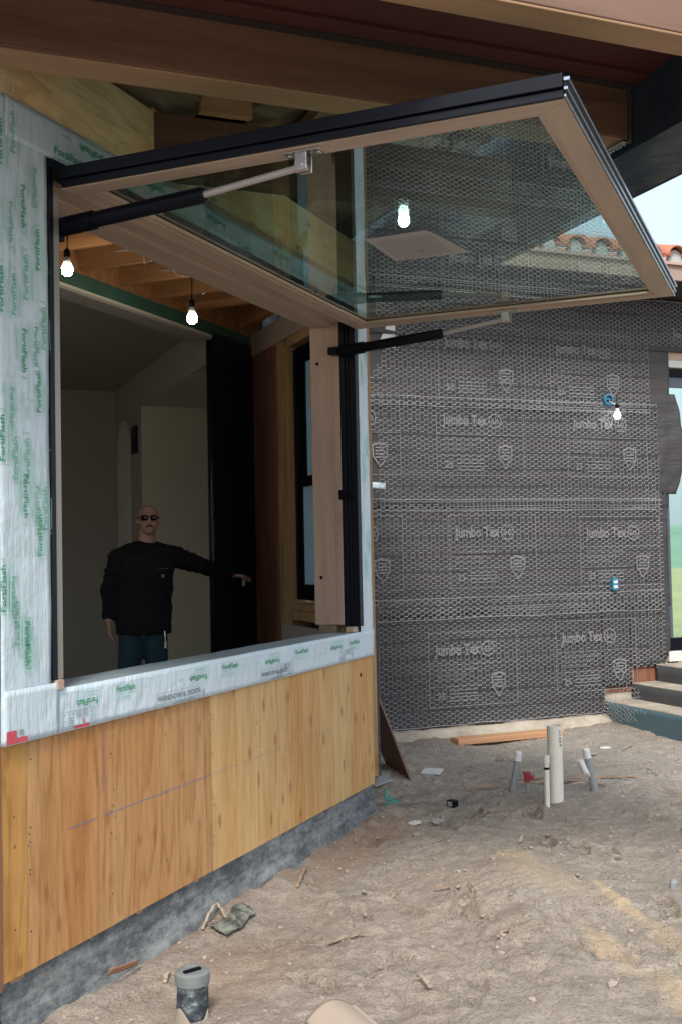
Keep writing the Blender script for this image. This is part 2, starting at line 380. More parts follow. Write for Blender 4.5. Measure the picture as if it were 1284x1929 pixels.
def glass_mat(name,tint,base=.045,boost=1.0):
    M=NM(name); t=M.t; t.nodes.remove(M.b)
    geo=M.N('NewGeometry'); dt=M.N('VectorMath',{'operation':'DOT_PRODUCT'}); t.links.new(geo.outputs['Incoming'],dt.inputs[0]); t.links.new(geo.outputs['Normal'],dt.inputs[1])
    c=M.math('ABSOLUTE',dt.outputs['Value']); f=M.math('POWER',M.math('SUBTRACT',1.0,c,clamp=True),5.0)
    fr=M.math('MULTIPLY',M.math('ADD',M.math('MULTIPLY',f,1-base),base),boost,clamp=True)
    tr=M.N('BsdfTransparent'); tr.inputs[0].default_value=tuple(tint)+(1,); gl=M.N('BsdfGlossy'); gl.inputs['Roughness'].default_value=.0
    gl.inputs[0].default_value=(.95,1,.98,1)
    mx=M.N('MixShader'); t.links.new(fr,mx.inputs[0]); t.links.new(tr.outputs[0],mx.inputs[1]); t.links.new(gl.outputs[0],mx.inputs[2])
    t.links.new(mx.outputs[0],M.out.inputs[0]); return M.m
GLASS=glass_mat('window_glass_green',(.80,.93,.90),.06,1.35)
def daylight_pane_mat():  # pale translucent pane, added so the small window looks daylit
    M=NM('daylight_pane'); t=M.t; tr=M.N('BsdfTranslucent'); tr.inputs[0].default_value=(.42,.53,.58,1); di=M.N('BsdfDiffuse'); di.inputs[0].default_value=(.35,.45,.5,1)
    mx=M.N('MixShader'); mx.inputs[0].default_value=.3; t.links.new(tr.outputs[0],mx.inputs[1]); t.links.new(di.outputs[0],mx.inputs[2]); t.links.new(mx.outputs[0],M.out.inputs[0]); return M.m
DAYPANE=daylight_pane_mat()
GLASS2=glass_mat('door_glass',(.86,.95,.92))
def emit_mat(name,c,s):
    M=NM(name); return M.fin((.9,.9,.88),.4,0,None,.5,c,s)
BULB=emit_mat('lit_bulb',(1,.93,.78),45)
BULBW=emit_mat('lit_bulb_white',(.95,1,.95),9)
BULBP=emit_mat('lit_porch_bulb',(.97,1,.93),32)
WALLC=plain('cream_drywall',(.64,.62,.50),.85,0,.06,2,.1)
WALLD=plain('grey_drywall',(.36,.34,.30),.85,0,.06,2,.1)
GREENB=plain('green_treated_face',(.055,.13,.095),.7,0,.3,5,.2)
def plastic():
    M=NM('black_plastic_sheet'); v=M.tc.outputs['Object']; a=M.noise(M.map((5,5,1)),2.4,4,.6,.8); b=M.noise(M.map((14,14,4)),3,4,.6)
    return M.fin(M.mix(a,(.003,.006,.014),(.006,.014,.030)),.30,0,M.bump(b,.2,.01,M.bump(a,.5,.04)),.4)
PLAST=plastic()
FLOORM=plain('subfloor_dusty',(.20,.17,.13),.8,0,.2,3)
TILE=plain('terracotta_tile',(.42,.165,.10),.75,0,.25,7)
STUCCO=plain('fascia_wood',(.33,.24,.19),.7)
BLUESTEP=plain('blue_waterproofing',(.075,.135,.165),.5,0,.12,5)
BLACKSTEP=plain('black_waterproofing',(.060,.065,.070),.6,0,.2,5)
SKIN=plain('skin',(.40,.225,.165),.55,0,.22,26)
SHIRT=plain('black_cotton',(.010,.010,.013),.85,0,.15,30,.2)
JEANS=plain('blue_denim',(.022,.055,.075),.85,0,.2,20,.2)
HAIR=plain('brown_moustache',(.05,.025,.015),.8)
SHADES=plain('glossy_black_lens',(.005,.005,.006),.08)
HILLM=plain('green_hill',(.17,.30,.20),.9,0,.4,.05)
LAWNM=plain('dry_lawn',(.34,.36,.16),.9,0,.3,.4)

# ================================================================== THE SETTING
def bump_at(X,Y,x,y,rx,ry,h,a=0):
    c,s_=math.cos(a),math.sin(a); U=((X-x)*c+(Y-y)*s_)/rx; V=(-(X-x)*s_+(Y-y)*c)/ry
    return h*np.exp(-(U*U+V*V))
def ground_z(X,Y):
    e=(X-Y)*s2; n=(X+Y)*s2
    z=.0+.035*fbm(X,Y,.8,3,3)+.030*fbm(X,Y,2.6,4,9)+.016*fbm(X,Y,8,4,21,.65)+.020*fbm((.39*X-.92*Y)*.30,.92*X+.39*Y,9,4,121,.62)*np.clip(.5+1.5*fbm(X,Y,.9,2,133),0,1.3)+.014*np.abs(fbm(X,Y,15,4,40,.7))*np.clip(.6+1.6*fbm(X,Y,1.1,2,66),.15,1.4)
    z=z+.03*np.clip((n-5.6)/1.3,0,1)**1.5*np.clip((e-4.0)/1.0,0,1)
    z=z+bump_at(X,Y,5.45,-1.15,.62,.30,.085,.55)+bump_at(X,Y,5.28,-1.68,.40,.06,.03,.58)+bump_at(X,Y,4.7,-1.45,.5,.2,.04,.5)+bump_at(X,Y,6.6,-2.2,.8,.5,.04)+bump_at(X,Y,8.5,.5,.7,.3,.05)
    z=z-bump_at(X,Y,3.75,-.35,.25,.12,.03)+.035*np.exp(-((Y+.02)/.14)**2)*(X>2.8)*(X<6.7)
    # soil dragged in ridges and smeared flat in places
    r=fbm(X,Y,1.7,2,77); z=z+.010*np.sin((X*1.2+Y*2.6+r*2.5)*16)*np.clip(fbm(X,Y,1.3,2,55),0,1)
    return z
FOOT=[]
def build_ground():
    def axis(a,b,n,ext,m_):
        core=np.linspace(a,b,n); k=np.linspace(0,1,m_)[1:]**2.6
        return np.concatenate([a-ext*k[::-1],core,b+ext*k])
    xs=axis(2.8,10.8,640,260,26); ys=axis(-3.2,1.4,380,260,26)
    X,Y=np.meshgrid(xs,ys); Z=ground_z(X,Y)
    far=np.clip((np.hypot(X-6,Y+1)-8)/10,0,1); Z=Z*(1-far)
    # boot prints: sunken soles with cross lugs
    prints=[(float(a_),float(b_),float(c_)) for a_,b_,c_ in zip(rng.uniform(3.4,9,34),rng.uniform(-2.6,-.1,34),rng.uniform(-3,3,34))]+[(4.75,-.62,.5),(4.2,-.95,-.3),(5.1,-.25,.9),(5.55,-.45,2.6),(4.05,-1.35,.2),(5.6,-1.5,-.6),(6.4,-1.1,.4),(7.0,-1.6,1.2),(4.35,-.45,2.2),(6.0,-.2,.1),(3.95,-.75,1.0),(4.9,-1.05,.9),(6.9,-.7,2.3),(5.3,-1.9,.3),(7.6,-1.9,-.4),(4.55,-1.75,1.4),(3.55,-1.05,.5),(5.0,.02,.15)]
    for (px,py,a) in prints:
        c,s_=math.cos(a),math.sin(a); U=(X-px)*c+(Y-py)*s_; V=-(X-px)*s_+(Y-py)*c
        wd=.045+.008*np.cos(U*22); q=np.maximum(np.abs(U)/.14,np.abs(V)/wd)
        mk=1/(1+np.exp((q-1)*14)); rim=np.exp(-((q-1.15)/.16)**2)*.010
        Z+= -mk*(.020+.007*np.sign(np.sin(U*230)))+rim*(np.abs(U)<.2)
    # a trowelled cut with a straight lip
    U=(X-4.75)*math.cos(-.6)+(Y+.95)*math.sin(-.6); V=-(X-4.75)*math.sin(-.6)+(Y+.95)*math.cos(-.6)
    mk=(1/(1+np.exp(-(V)*120)))*np.exp(-(V/.10)**2)*np.exp(-(U/.22)**4); Z-=.04*mk
    # push the soil up against the footings so nothing floats
    nu,nv=len(xs),len(ys); V=np.stack([X,Y,Z],-1).reshape(-1,3)
    i=np.arange(nu-1); j=np.arange(nv-1); I,J=np.meshgrid(i,j); a=(J*nu+I).ravel()
    F=np.stack([a,a+1,a+nu+1,a+nu],1)
    me=bpy.data.meshes.new('ground'); me.vertices.add(len(V)); me.vertices.foreach_set('co',V.ravel().astype(np.float32))
    me.loops.add(F.size); me.loops.foreach_set('vertex_index',F.ravel().astype(np.int32))
    me.polygons.add(len(F)); me.polygons.foreach_set('loop_start',np.arange(0,F.size,4,dtype=np.int32)); me.update(calc_edges=True)
    me.polygons.foreach_set('use_smooth',[True]*len(F)); me.materials.append(DIRT)
    o=bpy.data.objects.new('ground',me); COL.objects.link(o); tag(o,'dry trampled dirt ground of the building site','ground',kind='structure')
build_ground()
def gz(x,y): return float(ground_z(np.array([x],float),np.array([y],float))[0])
# far lawn and hills behind the rear house
mb=MB(); mb.box((9.6,7.9,.20),(120,150,.33),EN)
tag(mb.build('lawn',LAWNM),'pale dry lawn seen through the glass door','lawn',kind='structure')
mb=MB()
mb.grid(60,12,lambda u,v:(u*240-40,60+v*60,.3+np.sin(np.clip(v*1.4,0,1)*math.pi/2)*(5.2+1.5*np.sin(u*9)+.8*np.sin(u*23))),EN)
tag(mb.build('hills',HILLM,smooth=True),'low green hills behind the houses','hills',kind='structure')

# loose clods and grit
def clods():
    base=[]
    for k in range(6):
        v=[];
        for i in range(12):
            ph=math.acos(1-2*(i+.5)/12); th=math.pi*(1+5**.5)*i; r=1+.35*(rng.random()-.5)
            v.append((r*math.sin(ph)*math.cos(th),r*math.sin(ph)*math.sin(th),.7*r*math.cos(ph)))
        import bmesh
        bm=bmesh.new(); vs=[bm.verts.new(p) for p in v]; bmesh.ops.convex_hull(bm,input=vs); bm.verts.ensure_lookup_table()
        bm.verts.index_update(); base.append((np.array([p.co[:] for p in bm.verts]),[tuple(q.index for q in f.verts) for f in bm.faces])); bm.free()
    m_=MB(); n=6500
    X=rng.uniform(2.9,10.6,n); Y=rng.uniform(-3.0,1.2,n); den=fbm(X,Y,1.4,3,91)
    for i in range(n):
        x,y=X[i],Y[i]
        if y>-.02 and x<6.56: continue
        if (x+y)*s2>6.85: continue
        if rng.random()>.5+den[i]: continue
        s_=.003+.013*rng.random()**3
        if rng.random()<.012: s_*=2.0
        v,f=base[rng.integers(6)]; a=rng.random()*6.28; R=np.array([[math.cos(a),math.sin(a),0],[-math.sin(a),math.cos(a),0],[0,0,1]])
        m_.add(v@R*s_+np.array([x,y,0]),f); m_.v[-1][:,2]+=gz(x,y)+s_*.2
    return m_
CLOD=plain('dirt_clod',(.32,.275,.23),.95,0,.35,3,.1)
tag(clods().build('dirt_clods',CLOD),'loose clods and grit scattered over the dirt','dirt clods',kind='stuff')

# ================================================================== FRONT WALL (with the awning window opening)
fwall=empty('bay_wall',(3.05,0,0),'low plywood sheathed bay wall taped with white flashing around the big opening','wall')
XL,XR,ZS,ZH=3.321,6.3245,1.1765,3.145; XE,XC=3.05,6.5257; ZP=.2173; ZF=1.0178
seams=[(3.05,3.185,PLY_C),(3.187,3.385,PLY_A),(3.387,3.78,PLY_A),(3.782,4.64,PLY_A),(4.642,5.62,PLY_B),(5.622,6.5257,PLY_B)]
# seam positions follow the joints that show between the sheets
seams=[(3.05,3.188,PLY_C),(3.190,3.715,PLY_A),(3.717,4.492,PLY_A),(4.494,5.425,PLY_B),(5.427,6.5257,PLY_B)]
for i,(a,b,mt) in enumerate(seams):
    mb=MB(); mb.box((a,0.0+.0006*(i%2),ZP-.002*(i%2)),(b,.012,1.168)); o=mb.build('sheathing_panel',mt,fwall,bevel=.0012)
# framing core behind the sheathing and around the opening
mb=MB(); mb.box((3.06,.012,.20),(6.51,.15,1.155)); mb.build('wall_core',STUD,fwall)
mb=MB(); mb.box((3.06,.012,1.155),(XL-.01,.15,3.32)); mb.build('corner_framing',STUD,fwall)
mb=MB(); mb.box((XR+.01,.012,1.155),(6.51,.15,3.32)); mb.build('corner_framing',STUD,fwall)
mb=MB(); mb.box((XL-.01,.012,ZH+.01),(XR+.01,.15,3.35)); mb.build('header',STUD,fwall)
# exposed panel over the head flashing with a clipped corner
mb=MB(); mb.prism([(3.08,0,3.26),(4.075,0,3.26),(4.075,0,3.598),(3.08,0,3.598)],(0,.012,0)); mb.build('upper_panel',PLY_X,fwall,bevel=.0012)
mb=MB(); mb.box((4.077,.013,3.352),(6.51,.03,3.62)); mb.build('upper_panel',PLY_X,fwall)
# concrete stem wall, rough, standing a little proud at its foot
mb=MB()
def stem(u,v):
    x=3.05+u*(6.53-3.05); z=-.25+v*(ZP-.003+.25)
    y=.010-.030*np.clip(1-(z+.02)/.13,0,1)-.012*np.clip(fbm(x,z,3,3,5),-1,1)*np.clip((ZP-.02-z)/.1,0,1)-.004*fbm(x,z,14,3,8)
    return x,y,z
mb.grid(220,24,stem); mb.box((3.055,.03,-.25),(6.52,.2,ZP-.006))
mb.prism([(6.53,.006,-.25),(6.53,.006,ZP-.004),(7.5,.976,ZP-.004),(7.5,.976,-.25)],(-.05,.05,0))
mb.build('foundation',CONCT,fwall,smooth=False,auto=True)
# dark edge board at the near corner
mb=MB(); mb.box((3.026,-.004,ZP-.02),(3.049,.09,1.02)); mb.build('corner_board',POST,fwall)
# flashing strips, each its own sheet
def flash(name,pts,mat,y=-.003,wr=.0025,seed=0):
    """pts: x0,x1,z0,z1 sheet with small wrinkles"""
    x0,x1,z0,z1=pts; m_=MB(); nu=max(4,int((x1-x0)/.02)); nv=max(4,int((z1-z0)/.02))
    m_.grid(nu,nv,lambda u,v:(x0+u*(x1-x0),y-np.abs(wr*fbm(x0+u*(x1-x0),z0+v*(z1-z0),7,4,seed))-wr*.4*np.sin((x0+u*(x1-x0))*90+6*fbm(x0+u,z0+v,2,2,seed+3)),z0+v*(z1-z0)))
    return m_.build(name,mat,fwall,smooth=True,solid=.0012)
fl=flash('jamb_flashing',(XE-.002,XL-.001,1.02,3.297),FLASH,-.007,.0042,1)
fr_=flash('jamb_flashing',(XR+.002,XC+.001,ZF+.0,3.33),FLASH2,-.007,.0042,2)
fh=flash('head_flashing',(XE+.035,XC-.001,ZH+.003,3.299),FLASH,-.012,.002,3)
fs=flash('sill_flashing',(XE+.0,XC+.0,ZF,ZS+.004),FLASH2,-.0125,.0034,4)
fp=flash('corner_patch',(XE+.0,3.35,ZF+.002,ZS+.03),FLASH,-.018,.002,5)
# wrap round the sill and its dusty top
mb=MB(); mb.grid(150,14,lambda u,v:(XL+.0+u*(XR-XL),-.012+v*.20,ZS+.003+.0025*fbm(u*20,v*2,1,3,6)-.001)); 
sill=mb.build('sill_top',SILLF,fwall,smooth=True,solid=.002)
mb=MB(); mb.box((3.026,-.002,1.021),(3.0475,.09,3.31)); mb.build('return_flashing',FLASH2,fwall)
RT=Fr((3.022,.004,0),(-s2,s2,0),(s2,s2,0))       # neighbouring face of the bay, turning away to the left
mb=MB(); mb.box((0,0,ZP),(2.4,.1,1.02),RT); mb.build('sheathing_panel',PLY_A,fwall)
mb=MB(); mb.box((0,-.003,1.0205),(2.4,.1,3.30),RT); mb.build('return_flashing',FLASH2,fwall)
mb=MB(); mb.box((0,0,3.3005),(2.4,.1,3.70),RT); mb.build('upper_panel',PLY_X,fwall)
mb=MB(); mb.box((0,-.02,-.3),(2.4,.15,ZP-.003),RT); mb.build('foundation',CONCT,fwall)
# printing on the flashing
def prints_vertical(x,zs,size,up_,par,y,mats=(PRINT_G,PRINT_GL),step=.62,first=0,text='FortiFlash',z1=3.3,z0=1.05,pale=False):
    a=MB(); b=MB(); c=MB(); z=z1-first
    while z-.32>z0:
        L=size*5.2
        if up_:   o=(x,y,z-L); ux=(0,0,1); uy=(-1,0,0)
        else:     o=(x,y,z);   ux=(0,0,-1); uy=(1,0,0)
        put_text(a,text,o,ux,uy,size*.8,bold=.02,width=L)
        sgn=-1 if up_ else 1
        q=np.array(o)-np.array(uy)*size*.45; bar(b,q,ux,uy,L,size*.10)
        bar(b,q-np.array(uy)*size*.5,ux,uy,L*.75,size*.18)
        k=np.array(o)+np.array(ux)*(L*1.10)
        bar(c,k,ux,uy,L*.10*0+size*.2,size*.7); put_text(c,'Henry',np.array(o)+np.array(ux)*L*1.45,ux,uy,size*.42,bold=.01)
        frame_lines(c,np.array(o)-np.array(uy)*size*1.3-np.array(ux)*size*.4,ux,uy,L*1.95,size*2.5,.0012)
        z-=step
    a.build('flashing_print',mats[0],par); b.build('flashing_print',mats[1],par); c.build('flashing_print',PRINT_GL,par)
for k_,(x_,f0,dn) in enumerate(((3.070,.10,1),(3.103,.38,0),(3.137,.05,1),(3.170,.30,0),(3.203,.55,1),(3.236,.22,0),(3.268,.44,1),(3.300,.72,1))):
    prints_vertical(x_,None,(.031,.028,.029,.030)[k_%4],bool(dn),fl,-.0135,((PRINT_G,PRINT_GL),(PRINT_GM,PRINT_GL),(PRINT_GM,PRINT_GL))[k_%3],first=f0,step=(.52,.66,.58)[k_%3])
for x_,f0,dn in ((6.37,.2,0),(6.43,.45,1),(6.49,.3,0)):
    prints_vertical(x_,None,.026,bool(dn),fr_,-.0135,(PRINT_GL,PRINT_GL),first=f0,step=.6)
def prints_horiz(par,y,rows,mats=(PRINT_G,PRINT_GL,PRINT_K)):
    a=MB(); b=MB(); c=MB()
    for (x,z,s,flip,L) in rows:
        ux=(-1,0,0) if flip else (1,0,0); uy=(0,0,-1) if flip else (0,0,1); o=(x+L,y,z) if flip else (x,y,z)
        put_text(a,'FortiFlash',o,ux,uy,s*.8,bold=.02,width=L)
        q=np.array(o)-np.array(uy)*s*.4; bar(b,q,ux,uy,L,s*.1); bar(b,q-np.array(uy)*s*.5,ux,uy,L*.7,s*.16)
        frame_lines(b,np.array(o)-np.array(uy)*s*1.2-np.array(ux)*s*.4,ux,uy,L*1.9,s*2.3,.0012)
        put_text(c,'Henry',np.array(o)+np.array(ux)*L*1.35,ux,uy,s*.4)
    a.build('flashing_print',mats[0],par); b.build('flashing_print',mats[1],par); c.build('flashing_print',mats[2],par)
prints_horiz(fh,-.0165,[(3.36,3.175,.036,False,.18),(3.52,3.265,.036,True,.18),(3.66,3.175,.036,False,.18),(3.95,3.265,.036,True,.18),(4.2,3.175,.036,False,.18),(4.5,3.265,.036,True,.18),(4.8,3.175,.036,False,.18),(5.2,3.265,.036,True,.18),(5.6,3.175,.036,False,.18),(6.0,3.265,.036,True,.18)])
prints_horiz(fs,-.0175,[(3.46,1.125,.030,True,.13),(3.72,1.125,.030,False,.13),(4.28,1.125,.030,True,.15),(4.58,1.125,.030,False,.15),(5.02,1.125,.028,True,.16),(5.38,1.125,.028,False,.16),(5.85,1.125,.028,True,.16),(6.12,1.115,.028,False,.16)],(PRINT_G,PRINT_GL,PRINT_GL))
g=MB(); r=MB()
def fla(x,z):
    frame_lines(g,(x,-.0178,z),(1,0,0),(0,0,1),.20,.062,.0012)
    for k,ch in enumerate('FLA'): put_text(g,ch,(x+.012+.025*k,-.0178,z+.046),(1,0,0),(0,0,1),.011,bold=.02)
    ring(g,(x+.017,-.0178,z+.018),(1,0,0),(0,0,1),.0105,.0125); put_text(g,'2',(x+.0125,-.0178,z+.013),(1,0,0),(0,0,1),.010)
    for k in range(4): bar(g,(x+.036,-.0178,z+.008+.009*k),(1,0,0),(0,0,1),.034,.003)
    for k in range(5): bar(g,(x+.085,-.0178,z+.034+.0055*k),(1,0,0),(0,0,1),.035,.002); bar(g,(x+.13,-.0178,z+.034+.0055*k),(1,0,0),(0,0,1),.028,.002)
    for k in range(6): bar(g,(x+.17,-.0178,z+.012+.008*k),(1,0,0),(0,0,1),.018,.002)
    put_text(g,'G',(x+.175,-.0178,z+.064),(1,0,0),(0,0,1),.010)
fla(3.37,1.028); fla(5.15,1.03); fla(5.98,1.03)
bar(r,(3.445,-.0178,1.022),(1,0,0),(0,0,1),.09,.011); ring(r,(3.50,-.0178,1.048),(1,0,0),(0,0,1),.004,.0075)
bar(r,(3.056,-.0238,1.024),(1,0,0),(0,0,1),.052,.045); bar(r,(3.111,-.0238,1.024),(1,0,0),(0,0,1),.055,.018)
for k in range(3): bar(g,(3.12,-.0238,1.050+.006*k),(1,0,0),(0,0,1),.028,.004)
for x0,L in ((4.02,.36),(4.98,.30)):
    put_text(g,'WINDOW & DOOR',(x0,-.0178,1.047),(1,0,0),(0,0,1),.022,bold=.03,width=L); frame_lines(g,(x0-.01,-.0178,1.036),(1,0,0),(0,0,1),L+.02,.044,.0012)
    bar(g,(x0+L*.35,-.0178,1.024),(1,0,0),(0,0,1),L*.5,.005); bar(g,(x0+L+.02,-.0178,1.028),(1,0,0),(0,0,1),.006,.03)
g.build('flashing_print',PRINT_K,fs); r.build('flashing_print',PRINT_R,fs)
# nails and knots of paint, blue snapped chalk line
mb=MB()
for i in range(54):
    x=random.choice([3.2,3.205,3.72,3.70,4.10,4.485,4.50,4.95,5.42,5.44,5.9,6.3,6.5,3.12])+random.uniform(-.006,.006); z=random.uniform(.26,.99)
    mb.ell((x,-.0002,z),(.0032,.0015,.0032),seg=6,rings=4)
mb.ell((6.33,-.0002,.915),(.016,.003,.014),seg=9,rings=5)
mb.build('nail_head',BLACKS,fwall)['kind']='stuff'
CHALK=plain('chalk_line',(.20,.19,.33),.8)
mb=MB(); 
for a,b in ((3.42,3.60),(3.64,4.12),(4.13,4.48)): bar(mb,(a,-.0012,.655),(1,0,0),(0,0,1),b-a,.0035)
for a,b in ((4.50,4.75),(4.8,5.3),(5.5,6.2)): bar(mb,(a,-.0012,.655),(1,0,0),(0,0,1),b-a,.0016)
bar(mb,(3.64,-.0012,.74),(0,0,1),(1,0,0),.26,.003)
mb.build('chalk_line',CHALK,fwall)

# ================================================================== AWNING WINDOW
win=empty('awning_window',(XL,0,ZS),'large gas strut awning window swung open, fir frame clad in black aluminium','window')
JY0,JY1=.045,.262
# frame: near jamb (only its front edge shows), far jamb, head
mb=MB(); mb.box((3.324,-.014,1.215),(3.352,.055,3.135)); mb.build('jamb_cladding',BLACK,win,bevel=.002)
mb=MB(); mb.box((3.3525,-.008,1.215),(3.392,.06,3.03)); mb.build('jamb_stop',GREYM,win,bevel=.002)
mb=MB(); mb.box((3.35,.061,1.215),(3.40,JY1,3.12)); mb.build('jamb_wood',CLEARZ,win,bevel=.002)
mb=MB(); mb.box((3.335,-.026,1.1805),(3.372,.04,1.2145)); mb.build('shim_block',CLEAR,win,bevel=.001)
mb=MB(); mb.box((6.262,.016,1.215),(6.318,.036,3.135)); mb.box((6.268,-.03,1.215),(6.3215,.0155,3.135)); mb.box((6.253,.037,1.215),(6.30,.068,3.10)); mb.build('jamb_cladding',BLACK,win,bevel=.002)
mb=MB(); mb.box((6.25,.0685,1.225),(6.30,JY1,3.11)); mb.build('jamb_wood',CLEARZ,win,bevel=.003)
mb=MB(); mb.box((6.246,.0705,1.225),(6.2495,.105,3.11)); mb.build('jamb_stop',CLEARZ,win,bevel=.001)
mb=MB(); mb.box((6.255,.12,1.181),(6.30,.24,1.2245)); mb.build('shim_block',GREYBD,win,bevel=.001)
mb=MB(); mb.box((6.225,.0,1.181),(6.30,.05,1.2145)); mb.build('shim_block',CLEAR,win,bevel=.001)
mb=MB(); mb.box((XL+.004,-.030,3.112),(XR-.004,.055,3.142)); mb.build('head_cladding',BLACK,win,bevel=.002)
mb=MB(); mb.box((3.40,.061,3.085),(6.25,.105,3.112)); mb.box((3.40,.1055,3.065),(6.25,JY1,3.112)); mb.build('head_wood',CLEAR,win,bevel=.003)
# two strut screw holes in the far jamb
mb=MB()
for z,yy in ((2.84,.215),(1.515,.215)): mb.tube([(6.2485,yy,z),(6.255,yy,z)],.011,14)
mb.build('screw_hole',BLACKS,win)
mb=MB(); mb.box((6.2415,.048,1.99),(6.2525,.085,2.05)); mb.box((6.236,.0,2.005),(6.2665,.047,2.016)); mb.build('latch_keeper',BLACKS,win,bevel=.001)
# sash
sash=empty('sash',(0,0,0),None,None); sash.parent=win
SX0,SX1,SY0,SY1=3.380,6.300,-.028,-1.915; Z0=3.040
RW=.105
def mitred(x0,x1,y0,y1,w,z0,z1,side):
    if side=='near': poly=[(x0,y0),(x0,y1),(x0+w,y1+w),(x0+w,y0-w)]
    if side=='far': poly=[(x1,y0),(x1,y1),(x1-w,y1+w),(x1-w,y0-w)]
    if side=='hinge': poly=[(x0,y0),(x1,y0),(x1-w,y0-w),(x0+w,y0-w)]
    if side=='free': poly=[(x0,y1),(x1,y1),(x1-w,y1+w),(x0+w,y1+w)]
    m_=MB(); m_.prism([(a,b,z0) for a,b in poly],(0,0,z1-z0)); return m_
g_=.0008
for sd_,mt in (('near',CLEARY),('far',CLEARY),('hinge',CLEAR),('free',CLEAR)):
    o=mitred(SX0+g_,SX1-g_,SY0-g_,SY1+g_,RW-.018,Z0,Z0+.022,sd_).build('wood_rail',mt,sash,bevel=.0012)
    mitred(SX0+RW-.016,SX1-RW+.016,SY0-RW+.016,SY1+RW-.016,.020,Z0+.0055,Z0+.022,sd_).build('glazing_bead',mt,sash,bevel=.002)
    mitred(SX0+RW-.004,SX1-RW+.004,SY0-RW+.004,SY1+RW-.004,.014,Z0+.0235,Z0+.0455,sd_).build('glass_spacer',BLACKS,sash)
    c=mitred(SX0+.004,SX1-.004,SY0-.004,SY1+.004,RW-.012,Z0+.0228,Z0+.075,sd_); c.build('cladding',BLACK,sash,bevel=.0015)
# stepped black edge profile along the two sides, bright weatherstrip channels on the free edge
mb=MB()
for x,dx in ((SX0,-1),(SX1,1)):
    mb.box((min(x,x+dx*.012),SY1+.002,Z0+.004),(max(x,x+dx*.012),SY0-.01,Z0+.030)); mb.box((min(x,x+dx*.022),SY1+.002,Z0+.034),(max(x,x+dx*.022),SY0-.01,Z0+.078))
mb.build('edge_profile',BLACK,sash,bevel=.002)
mb=MB()
for z0,z1,dy in ((Z0+.002,Z0+.010,.008),(Z0+.024,Z0+.034,.014),(Z0+.052,Z0+.064,.020)): mb.box((SX0-.02,SY1-dy,z0),(SX1+.02,SY1-.0008,z1))
mb.build('weatherstrip_channel',SILVER,sash,bevel=.0015)
mb=MB(); mb.box((SX0-.01,SY1-.006,Z0+.011),(SX1+.01,SY1-.0008,Z0+.0235)); mb.box((SX0-.015,SY1-.009,Z0+.0345),(SX1+.015,SY1-.0008,Z0+.0515)); mb.build('weatherstrip_gasket',BLACK,sash)
mb=MB(); mb.box((SX0+RW-.001,SY1+RW-.001,Z0+.0235),(SX1-RW+.001,SY0-RW+.001,Z0+.0455)); mb.build('glass_pane',GLASS,sash)
# label sheet stuck to the underside of the pane
mb=MB(); P=[(4.578,-.770),(4.987,-.771),(5.004,-1.137),(4.60,-1.075),(4.569,-1.06)]
mb.prism([(a,b,Z0+.0222) for a,b in P],(0,0,.0006)); lab=mb.build('sticker',TARP,sash)
mb=MB()
for k in range(16):
    yy=-.80-.017*k; bar(mb,(4.62+.02*random.random(),yy,Z0+.0215),(1,0,0),(0,-1,0),.30+.05*random.random(),.004)
put_text(mb,'CE',(4.90,-.93,Z0+.0215),(-1,0,0),(0,-1,0),.03)
mb.build('sticker_text',plain('sticker_ink',(.17,.16,.165),.7),sash)
# hinge plate at the head
mb=MB(); mb.box((3.40,-.026,3.113),(3.46,.02,3.142)); mb.tube([(3.43,-.034,3.122),(3.46,-.034,3.122)],.009,10); mb.build('hinge',STEEL,win)
# gas struts
def strut(x,dx,a,b,c,name_side):
    s_=empty('gas_strut',(0,0,0),None,None); s_.parent=win
    A=np.array(a);B=np.array(b);Cc=np.array(c); d=(B-A)/np.linalg.norm(B-A)
    m_=MB(); m_.tube([A,A+d*.16],.036,18); m_.tube([A+d*.158,A+d*.165],.029,18); m_.tube([A+d*.16,B-d*.01,B],[.030,.030,.025],18); m_.build('strut_tube',BLACKS,s_,auto=True)
    m_=MB(); m_.tube([B,Cc],.0125,16); m_.tube([Cc-d*.03,Cc+d*.01],.017,14); m_.build('strut_rod',ROD,s_,auto=True)
    m_=MB(); y=Cc[1]; z=Cc[2]
    m_.box((x-.03,y-.075,Z0-.006),(x+.03,y+.065,Z0-.0008)); m_.box((x-.026,y-.022,z-.018),(x-.020,y+.022,Z0-.0065)); m_.box((x+.020,y-.022,z-.018),(x+.026,y+.022,Z0-.0065))
    m_.tube([(x-.032,y,z),(x+.032,y,z)],.009,12)
    for yy in (y-.06,y+.05): m_.tube([(x,yy,Z0-.013),(x,yy,Z0-.0065)],.010,10)
    m_.build('strut_bracket',STEEL,s_,bevel=.0015)
    m_=MB(); m_.box((x-.02,A[1]-.01,A[2]-.05),(x+.02,A[1]+.10,A[2]+.03)) if dx>0 else m_.box((x-.05,A[1]-.0,A[2]-.022),(x+.02,A[1]+.06,A[2]+.022)); m_.build('strut_mount',BLACKS,s_,bevel=.002)
strut(3.43,1,(3.43,.02,2.915),(3.43,-.613,2.950),(3.43,-1.005,2.990),'near')
strut(6.235,-1,(6.235,.056,2.901),(6.235,-.61,2.948),(6.235,-.99,2.995),'far')

